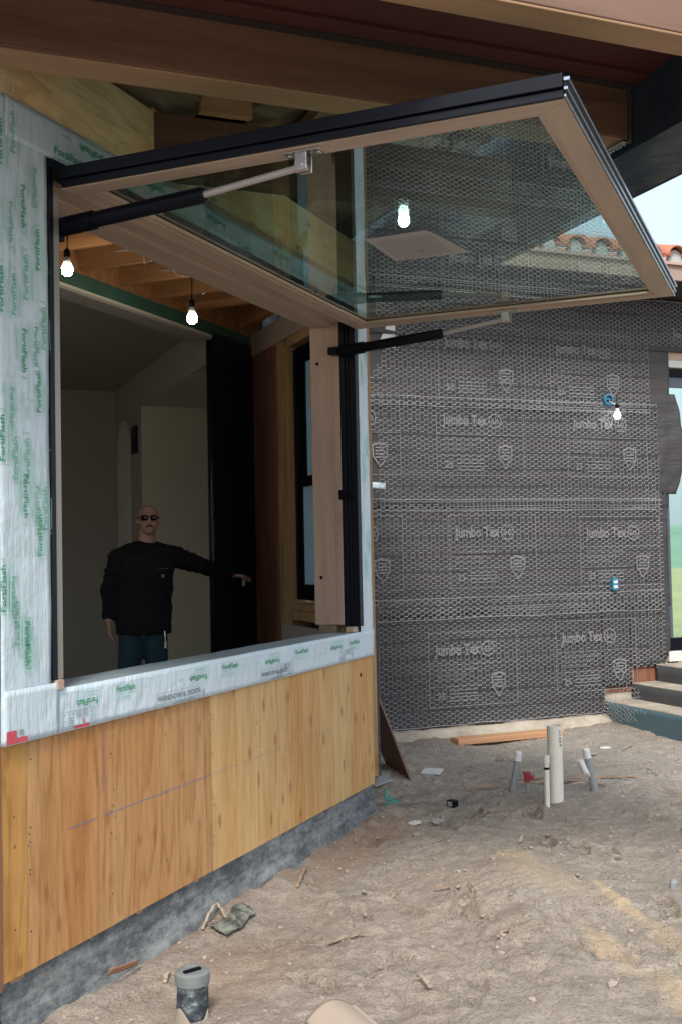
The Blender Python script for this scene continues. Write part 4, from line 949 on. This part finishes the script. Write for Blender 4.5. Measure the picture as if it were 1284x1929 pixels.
# ================================================================== SITE OBJECTS
def at(x,y,z=0): return (x,y,gz(x,y)+z)
# leaning hardboard
mb=MB(); c=[(7.24,.52,0.02),(7.66,.30,.0)]
A=np.array((7.68,.17,gz(7.68,.17)-.015)); B_=np.array((7.975,.469,gz(7.97,.47)-.015)); C_=np.array((8.05,.75,.593)); D_=np.array((7.756,.45,.593))
mb.prism([A,B_,C_,D_],(.010,-.010,.003)); o=mb.build('hardboard_sheet',HARDB,None); tag(o,'thin brown hardboard offcut leaning against the bay corner','board')
# scraps at its foot
for x,y,a,l,w,mt,lb in ((7.62,.36,.2,.30,.07,SCRAPG,'grey board scrap lying under the leaning hardboard'),(7.95,.10,.1,.16,.14,SCRAPW,'white square scrap right of the leaning hardboard'),(7.40,.30,-.2,.22,.06,SCRAPG,'narrow grey scrap closest to the bay corner')):
    fr0=Fr(at(x,y,.008),(math.cos(a),math.sin(a),.03),(-math.sin(a),math.cos(a),.02)); mb=MB(); mb.box((-l/2,-w/2,0),(l/2,w/2,.012),fr0); tag(mb.build('board_scrap',mt,None,bevel=.002),lb,'scrap','board scraps by the bay corner')
# lumber
fr0=Fr(at(9.02,.22,.0),(s2,-s2,.0),(s2,s2,0)); mb=MB(); mb.box((0,0,.0),(1.05,.14,.050),fr0); o=mb.build('lumber_board',LUMB,None,bevel=.003); tag(o,'fresh orange lumber board lying behind the cream pipe','board')
# pipes
PX,PY=7.235,-.985
pp=empty('drain_pipe',at(PX,PY,-.05),'tall cream plastic drain pipe standing open in the dirt','pipe')
z0=gz(PX,PY)-.1; mb=MB(); r=.049; mb.lathe([(r,0),(r,.575),(r-.006,.577),(r-.007,0)],(PX,PY,z0),32); mb.build('pipe_wall',PVC,pp,auto=True)
mb=MB(); mb.tube([(PX-.03,PY-.04,z0+.44),(PX-.03,PY-.04,z0+.56)],.0+.002,4)
mb=MB(); 
for k in range(5): mb.box((PX-.034-.001*k,PY-.0505+.0012*k,z0+.45+.022*k),(PX-.030,PY-.0400,z0+.462+.022*k))
mb.build('pipe_print',GREYPVC,pp)
sp=empty('stub_pipe',at(7.11,-.96,-.05),'thin cream stub pipe in front of the tall drain pipe','pipe')
z1=gz(7.11,-.96)-.05; mb=MB(); mb.tube([(7.105,-.955,z1),(7.10,-.957,z1+.35)],.017,16); mb.build('pipe_wall',PVC,sp,auto=True)
mb=MB(); mb.tube([(7.1,-.957,z1+.33),(7.1,-.957,z1+.385)],.021,16); mb.build('pipe_cap',WHITEP,sp,auto=True)
mb=MB(); mb.tube([(7.1,-.957,z1+.295),(7.1,-.957,z1+.31)],.0178,16); mb.build('tape_band',BLACKS,sp)
def conduit(x,y,dx,dy,L,label,elbow=False):
    e=empty('conduit_stub',at(x,y),label,'conduit','grey conduits beside the drain pipe'); z=gz(x,y)-.05
    a=np.array((x,y,z)); b=a+np.array((dx,dy,1))/np.linalg.norm((dx,dy,1))*L; d=(b-a)/L
    m_=MB(); m_.tube([a,b],.022,16); m_.tube([a,a+d*.12],.026,16); m_.build('conduit_wall',GREYPVC,e,auto=True)
    m_=MB(); m_.tube([b-d*.01,b+d*.045],.026,16); m_.ell(b+d*.045,(.024,.024,.014)); m_.build('conduit_cap',WHITEP,e,auto=True)
    if elbow: m_=MB(); m_.tube([a+d*.18+np.array((-.02,.03,0)),a+d*.27+np.array((-.035,.05,0))],.022,14); m_.tube([a+d*.14,a+d*.20+np.array((-.02,.03,0))],.016,12); m_.build('side_fitting',WHITEP,e,auto=True)
conduit(7.42,-.64,.20*s2,-.20*s2,.27,'grey conduit stub leaning right, left of the drain pipe')
conduit(7.66,-1.165,-.20*s2,.22*s2,.29,'grey conduit stub leaning left with white side fitting, right of the drain pipe',True)
vx,vy=7.40,-.755; vl=empty('pipe_valve',at(vx,vy),'small red capped valve between conduit and drain pipe','valve'); z=gz(vx,vy)
mb=MB(); mb.tube([(vx,vy,z-.03),(vx,vy,z+.07)],.013,12); mb.build('valve_stem',GREYPVC,vl,auto=True)
mb=MB(); mb.tube([(vx,vy,z+.065),(vx,vy,z+.12)],.020,12); mb.box((vx-.005,vy-.04,z+.085),(vx+.04,vy+.0,z+.105)); mb.tube([(vx-.0,vy-.0,z+.12),(vx,vy,z+.13)],.03,12); mb.build('valve_handle',REDP,vl,auto=True)
# lath strips
def strip(x,y,a,L,w,th,label,name='lath_strip',mt=LATH,grp='lath strips on the dirt',tilt=0):
    e=np.array((math.cos(a),math.sin(a),tilt)); fr0=Fr(at(x,y,.014 if L>.5 else .006),e,(-math.sin(a),math.cos(a),0)); m_=MB(); n=12
    P=[]; 
    m_.grid(n,2,lambda u,v:(u*L,(v-.5)*w,.012*np.sin(u*3)+.004*np.sin(u*17)+th),fr0); o=m_.build(name,mt,None,solid=th); tag(o,label,'lath',grp); return o
strip(7.46,-.30,-.95,.86,.028,.008,'long reddish lath strip reaching from the left to the foot of the drain pipe')
strip(7.85,-.55,-1.22,.95,.026,.008,'long grey lath strip passing behind the drain pipe',tilt=.0)
# small black box
bx=at(6.98,-.36,.0); fr0=Fr(bx,(.95,-.3,.02),(.3,.95,.02)); mb=MB(); mb.box((-.025,-.03,0),(.025,.03,.04),fr0); o=mb.build('small_box',BLACKS,None,bevel=.003); tag(o,'small black plastic box on the dirt in front of the pipes','box')
mb=MB(); 
for k in range(3): bar(mb,(-.0255,.02,.008+.01*k),(0,-1,0),(0,0,1),.035,.005,fr0)
mb.build('box_print',SCRAPW,o); bpy.data.objects['box_print'].data.transform(Matrix.Translation((0,0,0)))
# capped pipe stub in the foreground
SX,SY=3.567,-.434; z=gz(SX,SY)-.06; st=empty('capped_stub',at(SX,SY),'short black taped pipe stub with grey cap in the foreground','pipe')
def rough_cyl(r,z0_,z1_,seed,amp=.002):
    m_=MB(); m_.grid(41,16,lambda u,v:(SX+(r+amp*fbm(u*9,v*5,1,3,seed))*np.cos(-2*math.pi*u),SY+(r+amp*fbm(u*9,v*5,1,3,seed))*np.sin(-2*math.pi*u),z0_+v*(z1_-z0_))); return m_
def tape_mat():
    M=NM('black_tape_dusty'); v=M.tc.outputs['Object']; a=M.noise(M.map((1,1,1.8)),16,5,.7); return M.fin(M.ramp(a,[(.42,(.02,.026,.032)),(.55,(.07,.09,.10)),(.66,(.26,.30,.30))]),.55,0,M.bump(a,.4,.004),.4)
rough_cyl(.058,z,z+.205,4,.003).build('pipe_wall',tape_mat(),st,smooth=True)
mb=MB(); mb.lathe([(.052,.18),(.0625,.182),(.064,.20),(.0635,.222),(.055,.228),(.050,.229),(.049,.224),(.001,.223)],(SX,SY,z),36); mb.build('pipe_cap',plain('grey_cap',(.17,.19,.19),.55,0,.25,20),st,auto=True)
fr0=Fr((SX,SY,z+.2235),(math.cos(-.5),math.sin(-.5),0),(-math.sin(-.5),math.cos(-.5),0)); mb=MB(); mb.box((-.035,-.008,0),(.035,.008,.009),fr0); mb.build('cap_grip',BLACKS,st,bevel=.002)
# torn wrapping at its foot
mb=MB(); mb.grid(26,8,lambda u,v:(SX+(.064+.012*v)*np.cos(2.3+u*2.4),SY+(.064+.012*v)*np.sin(2.3+u*2.4),z+.03+(1-v)*.08*(.6+.4*np.sin(u*7)))); mb.build('torn_wrap',plain('dirty_wrap',(.27,.235,.195),.85),st,smooth=True,solid=.002)
# curled tan cardboard bottom centre
mb=MB(); cxy=(3.69,-1.02)
fr0=Fr(at(3.60,-.985,.0),(math.cos(.95),math.sin(.95),0),(math.sin(.95),-math.cos(.95),0))
mb.grid(18,24,lambda u,v:(-.20+u*.25,-.11+.20*v+.02*u,.012+.050*np.sin(np.clip(v*1.1,0,1)*math.pi*.9)+.01*u),fr0); o=mb.build('cardboard_strip',CARDT,None,smooth=True,solid=.003); tag(o,'curled tan cardboard strip at the bottom edge of the picture','cardboard')
# debris by the footing: dusty rag and splinters
def rag_mat():
    M=NM('dusty_rag'); a=M.noise(M.tc.outputs['Object'],22,4,.6); return M.fin(M.ramp(a,[(.4,(.06,.065,.06)),(.6,(.20,.21,.18))]),.9,0,M.bump(a,.6,.01),.1)
mb=MB(); mb.grid(30,16,lambda u,v:(4.32+u*.26-.02*v,-.07-.10*v-.03*u-.02*np.sin(u*5),.0+.012+.022*np.abs(fbm(u*3,v*2,2,3,7))*(1-np.abs(2*v-1)**2)+.0*u)); 
V=mb.v[-1]; V[:,2]+=ground_z(V[:,0],V[:,1])+.006
o=mb.build('dusty_rag',rag_mat(),None,smooth=True,solid=.006); tag(o,'dusty grey rag with sticks lying against the concrete footing','rag')
wl=wood('splinter_wood',(.36,.305,.245),.6,'x',0,14,False)
tri=[(4.30,-.05,.15,.17,.012,'dark stick propped on the rag against the footing'),(4.40,-.12,.9,.14,.010,'pale stick crossing the rag by the footing')]
for x,y,a,L,w,lb in tri: strip(x,y,a,L,w,.005,lb,'wood_stick',wl,'sticks around the rag',.35)
# teal wire loop at the bay corner
px=at(6.62,-.02,.02); mb=MB(); mb.tube([(px[0]+.05*math.cos(t)*1.5+.05,px[1]-.04+.05*math.sin(t),px[2]+.012*math.sin(2*t)) for t in np.linspace(0,5.6,22)],.004,6); mb.tube([(px[0]+.02,px[1]-.06,px[2]+.01),(px[0]-.02,px[1]-.02,px[2]+.03),(px[0]-.01,px[1]-.02,px[2]+.08)],.007,6)
o=mb.build('wire_loop',TEAL,None,smooth=True); tag(o,'teal wire looped on the dirt at the bay corner','wire')
# rag of orange tape on the footing
mb=MB(); mb.grid(14,4,lambda u,v:(3.62+u*.20,-.025-.02*v-.03*u*(1-u),gz(3.7,-.03)+.02+.03*(1-u)+.03*v)); o=mb.build('marking_tape',plain('orange_tape',(.42,.22,.13),.6),None,smooth=True,solid=.001); tag(o,'faded orange marking tape against the footing','tape')
# splinters and scraps on the dirt
spl=[(5.9,.0-.12,.35,.28),(4.35,-.62,-.6,.20),(5.0,-.18,.3,.33),(6.2,-1.0,.1,.12),(7.3,-1.7,-.5,.20),(6.6,-1.9,.9,.10),(5.4,-2.0,.2,.16),(4.0,-1.2,.7,.13),(6.9,-.1,-.8,.16),(8.2,-1.5,.5,.18),(3.75,-.2,.4,.10),(4.6,-1.3,-.2,.09),(8.6,-.4,1.2,.22),(9.2,-1.1,-.3,.2),(5.2,-.9,1.9,.08),(7.9,-2.2,.3,.14)]
desc=['pale wood splinter beside the footing near the bay corner','wood splinter left of the trowelled cut','long pale splinter lying beside the footing','short splinter on the yellowish mound','splinter far out right of the pipes','stub of wood at the right on open dirt','splinter near the right foreground','short splinter in the centre foreground','splinter left of the small black box','splinter right behind the drain pipe','tiny splinter behind the capped stub','stub of wood below the yellowish patch','splinter in front of the lumber board','splinter in front of the concrete steps','tiny splinter beside the trowelled cut','splinter at the right edge of the dirt']
for (x,y,a,L),d in zip(spl,desc): strip(x,y,a,L,.010+.008*random.random(),.005,d,'wood_splinter',wl if random.random()<.6 else LATH,'wood splinters on the dirt')
scr=[(6.45,-.28,.05,SCRAPW,'white paper scrap left of the small black box'),(6.6,-.38,.06,SCRAPG,'grey paper scrap below the small black box'),(8.05,-1.75,.05,SCRAPG,'grey chip right of the conduits'),(7.1,-2.1,.05,SCRAPG,'grey chip on the right side of the dirt'),(6.1,-1.55,.03,CARDT,'tan chip right of the yellowish mound'),(9.0,-.9,.07,SCRAPG,'flat grey stone chip in front of the steps'),(9.3,-.95,.05,SCRAPW,'pale stone chip in front of the steps')]
for x,y,s_,mt,lb in scr:
    a=random.random()*6; fr0=Fr(at(x,y,.006),(math.cos(a),math.sin(a),.05),(-math.sin(a),math.cos(a),.08)); mb=MB()
    poly=[(s_*(.7+.5*random.random())*math.cos(t),s_*.7*(.7+.5*random.random())*math.sin(t),0) for t in np.linspace(0,5.4,6)]; mb.prism(poly,(0,0,.006),fr0); tag(mb.build('debris_chip',mt,None),lb,'debris','chips and scraps on the dirt')
# loose angular rock at right
mb=MB(); mb.ell(at(5.62,-1.90,.010),(.030,.024,.032),seg=5,rings=3); tag(mb.build('rock',GREYPVC,None),'small blue grey rock at the right edge of the dirt','rock')

# ================================================================== THE MAN
def person():
    D=8.0; PX0=268
    th=YAW-math.atan((PX0-642)/F_PX); vdir=np.array([math.cos(th),math.sin(th),0]); R=np.array([math.sin(th),-math.cos(th),0])
    base=np.array(CAM)+vdir*D/math.cos(math.atan((PX0-642)/F_PX)); base[2]=.262
    fr0=Fr(base,R,vdir)                       # x right in view, y away, z up
    root=empty('person',base,'bald man in black long sleeve shirt, jeans and sunglasses reaching to the inner wall','person')
    b=MB()
    # head: skull, jaw, neck
    hc=np.array((.042,-.005,1.672))
    b.ell(hc+np.array((0,.012,.012)),(.077,.097,.094),fr0,24,16); b.ell(hc+np.array((.003,-.028,-.045)),(.060,.066,.068),fr0,20,12)
    b.ell(hc+np.array((.006,-.072,-.085)),(.028,.022,.020),fr0); b.ell(hc+np.array((.004,-.080,.030)),(.060,.022,.016),fr0)   # chin, brow
    b.caps(hc+np.array((.006,-.092,.012)),hc+np.array((.008,-.108,-.028)),.010,.015,10,fr0)                                 # nose
    b.ell(hc+np.array((.006,-.090,-.058)),(.026,.012,.008),fr0); b.ell(hc+np.array((.006,-.090,-.068)),(.022,.012,.008),fr0)   # lips
    for s_ in (-1,1): b.ell(hc+np.array((s_*.080,.012,-.010)),(.010,.020,.032),fr0); b.ell(hc+np.array((s_*.045,-.062,-.022)),(.022,.018,.018),fr0)
    b.caps((.035,.010,1.60),(.025,.015,1.47),.058,.066,16,fr0)
    # torso
    b.tube([(.02,.015,1.50),(.02,.01,1.43),(.02,.0,1.33),(.01,.0,1.18),(.0,.0,1.03),(-.005,.0,.92),(-.005,.0,.84)],[.07,.14,.155,.142,.13,.12,.11],24,fr0,sq=.66)
    # arms
    SL=(-.170,.01,1.405); EL=(-.245,.035,1.165); WL=(-.248,-.015,.955)
    SR=(.205,.02,1.410); ER=(.450,.215,1.325); WR=(.665,.385,1.250)
    b.caps(SL,EL,.056,.043,16,fr0); b.caps(EL,WL,.042,.028,16,fr0); b.caps(SR,ER,.054,.042,16,fr0); b.caps(ER,WR,.041,.028,16,fr0)
    b.caps((-.05,.01,1.465),SL,.042,.052,14,fr0); b.caps((.09,.01,1.465),SR,.042,.052,14,fr0)
    # legs and shoes
    for s_ in (-1,1):
        H=(-.005+s_*.085,.0,.88); Kn=(-.01+s_*.105,-.01,.47); A=(-.01+s_*.12,.02,.085); b.caps(H,Kn,.085,.058,16,fr0); b.caps(Kn,A,.055,.036,16,fr0)
        b.caps(A,(A[0]+s_*.03,-.13,.04),.045,.038,12,fr0)
    # hands: palm, four fingers of unequal length with bends, thumb from the palm side
    def hand(W_,dirv,side,curl,nrm,sc_=1.0):
        W_=np.array(W_,float); d=np.array(dirv,float); d/=np.linalg.norm(d); n=np.array(nrm,float); n-=d*(n@d); n/=np.linalg.norm(n); s_=np.cross(d,n)*side
        for k in range(4): b.caps(W_+d*.015+s_*(-.024+.016*k)*.6,W_+d*.082+s_*(-.030+.020*k),.013,.0105,10,fr0)
        for k,L in enumerate((.068,.076,.071,.056)):
            p=W_+d*.085+s_*(-.030+.020*k); u=d.copy()
            for j,(q,r_) in enumerate(((.45,.0092),(.32,.0084),(.23,.0075))):
                u2=u*math.cos(curl[j])+n*math.sin(curl[j]); n=n*1.0; e=p+u2*L*q; b.caps(p,e,r_,r_*.93,8,fr0); p=e; u=u2/np.linalg.norm(u2)
        p=W_+d*.028-s_*.030; t=d*.72-s_*.55+n*.4; t/=np.linalg.norm(t); e=p+t*.040; b.caps(p,e,.0125,.0105,8,fr0); t=d*.85-s_*.1+n*.5; t/=np.linalg.norm(t); b.caps(e,e+t*.034,.0102,.0085,8,fr0)
    hand((-.246,-.020,.945),(.06,-.05,-1),1,(.25,.35,.3),(1,.1,0))
    hand((.675,.392,1.246),(.84,.52,-.06),1,(.30,.45,.35),(.1,-.2,-1))
    o=b.build('body',SKIN,root)
    rm=o.modifiers.new('remesh','REMESH'); rm.mode='VOXEL'; rm.voxel_size=.0055; rm.use_smooth_shade=True
    sm=o.modifiers.new('smooth','SMOOTH'); sm.iterations=3; sm.factor=.5
    dg=bpy.context.evaluated_depsgraph_get(); me=bpy.data.meshes.new_from_object(o.evaluated_get(dg)); me.materials.clear(); me.materials.append(SKIN)
    o.modifiers.clear(); o.data=me; me.polygons.foreach_set('use_smooth',[True]*len(me.polygons))
    # shirt: one remeshed surface over torso and both arms, with sleeve folds and an open hem
    c=MB()
    c.tube([(.025,.012,1.515),(.02,.01,1.480),(.018,.005,1.40),(.015,.0,1.28),(.006,.0,1.12),(.0,.0,1.0),(.0,-.002,.90),(.0,-.002,.850)],[.080,.130,.195,.205,.200,.202,.200,.197],28,fr0,sq=.68)
    def sleeve(A,B,ra,rb,seed,n=14):
        A=np.array(A);B=np.array(B); P=[];r_=[]
        for i in range(n+1):
            t=i/n; P.append(A+(B-A)*t); r_.append(ra+(rb-ra)*t+.0045*math.sin(i*2.1+seed)+.003*math.sin(i*4.3+seed*2))
        c.tube(P,r_,20,fr0)
    sleeve(SL,EL,.074,.060,1); c.ell(EL,(.060,.060,.062),fr0); sleeve(EL,(-.248,-.015,.965),.060,.042,2)
    sleeve(SR,ER,.076,.062,3); c.ell(ER,(.062,.062,.060),fr0); sleeve(ER,(.658,.380,1.254),.062,.045,4)
    c.ell(SL,(.072,.072,.072),fr0); c.ell(SR,(.072,.072,.072),fr0); c.caps((-.05,.012,1.468),SL,.052,.070,14,fr0); c.caps((.09,.012,1.468),SR,.052,.071,14,fr0)
    sh=c.build('shirt',SHIRT,root); rm=sh.modifiers.new('r','REMESH'); rm.mode='VOXEL'; rm.voxel_size=.008; sm=sh.modifiers.new('s','SMOOTH'); sm.iterations=6; sm.factor=.5
    dg=bpy.context.evaluated_depsgraph_get(); me=bpy.data.meshes.new_from_object(sh.evaluated_get(dg)); sh.modifiers.clear()
    co=np.empty(len(me.vertices)*3); me.vertices.foreach_get('co',co); co=co.reshape(-1,3); no=np.empty_like(co.ravel()); me.vertices.foreach_get('normal',no); no=no.reshape(-1,3)
    f_=fbm(co[:,0]*1.2+co[:,1],co[:,2]*2.0+co[:,0],9,3,5)*.008+.004*np.sin(co[:,2]*38+co[:,0]*22+4*fbm(co[:,0],co[:,2],4,2,9)); co=co+no*f_[:,None]
    me.vertices.foreach_set('co',co.ravel()); me.materials.clear(); me.materials.append(SHIRT); me.polygons.foreach_set('use_smooth',[True]*len(me.polygons)); me.update(); sh.data=me
    mb=MB(); mb.tube([(.030+.078*math.cos(t),.005+.058*math.sin(t),1.508-.018*(-math.sin(t)>0)*(-math.sin(t))) for t in np.linspace(0,2*math.pi,26)],.0075,8,fr0); mb.build('collar',SHIRT,root,smooth=True)
    mb=MB()
    for s_ in (-1,1):
        H=(-.005+s_*.078,.0,.84); Kn=(-.01+s_*.112,-.005,.47); A=(-.01+s_*.12,.02,.12); mb.caps(H,Kn,.094,.072,18,fr0); mb.caps(Kn,A,.078,.062,18,fr0)
    mb.tube([(-.003,.0,.95),(-.003,.0,.86)],[.160,.165],24,fr0,sq=.68)
    jn=mb.build('jeans',JEANS,root,smooth=True); rm=jn.modifiers.new('r','REMESH'); rm.mode='VOXEL'; rm.voxel_size=.011; rm.use_smooth_shade=True
    # key ring at the belt
    mb=MB(); mb.tube([(.145,-.125,.875),(.148,-.135,.83),(.150,-.135,.79)],.004,6,fr0); mb.box((.142,-.142,.755),(.158,-.136,.80),fr0); mb.build('key_ring',STEEL,root)
    # sunglasses, moustache
    g=MB()
    for s_ in (-1,1): g.ell(hc+np.array((.005+s_*.032,-.098,.012)),(.028,.010,.021),fr0,16,10); g.tube([hc+np.array((s_*.060,-.085,.016)),hc+np.array((s_*.078,-.03,.014)),hc+np.array((s_*.082,.015,.006))],.004,8,fr0)
    g.tube([hc+np.array((-.030,-.104,.022)),hc+np.array((.005,-.110,.024)),hc+np.array((.040,-.104,.022))],.0045,8,fr0); g.build('sunglasses',SHADES,root,smooth=True)
    g=MB(); g.tube([hc+np.array((-.024,-.094,-.051)),hc+np.array((-.010,-.103,-.047)),hc+np.array((.006,-.106,-.046)),hc+np.array((.022,-.103,-.047)),hc+np.array((.036,-.094,-.051))],[.003,.006,.007,.006,.003],10,fr0,sq=.8); g.build('moustache',HAIR,root,smooth=True)
    # chest mark: a small tan square with a hook shape and a thin line of type
    g=MB(); yy=-.152; 
    g.box((.128,yy,1.255),(.148,yy+.02,1.277),fr0); g.build('chest_patch',plain('tan_patch',(.22,.17,.10),.8),root)
    g=MB(); put_text(g,'WORK LINE'[:0]+'- -- ---',(.105,yy-.001,1.315),(1,0,0),(0,0,1),.012,fr0,width=.07); g.build('chest_print',SCRAPG,root)
    # white tag held in the reaching hand
    g=MB(); P0=np.array((.760,.440,1.165)); g.box(P0-np.array((.010,.004,0)),P0+np.array((.012,.004,.065)),fr0); o=g.build('paper_tag',SCRAPG,None,bevel=.002); tag(o,'small pale tag held in the reaching hand of the man','tag')
person()
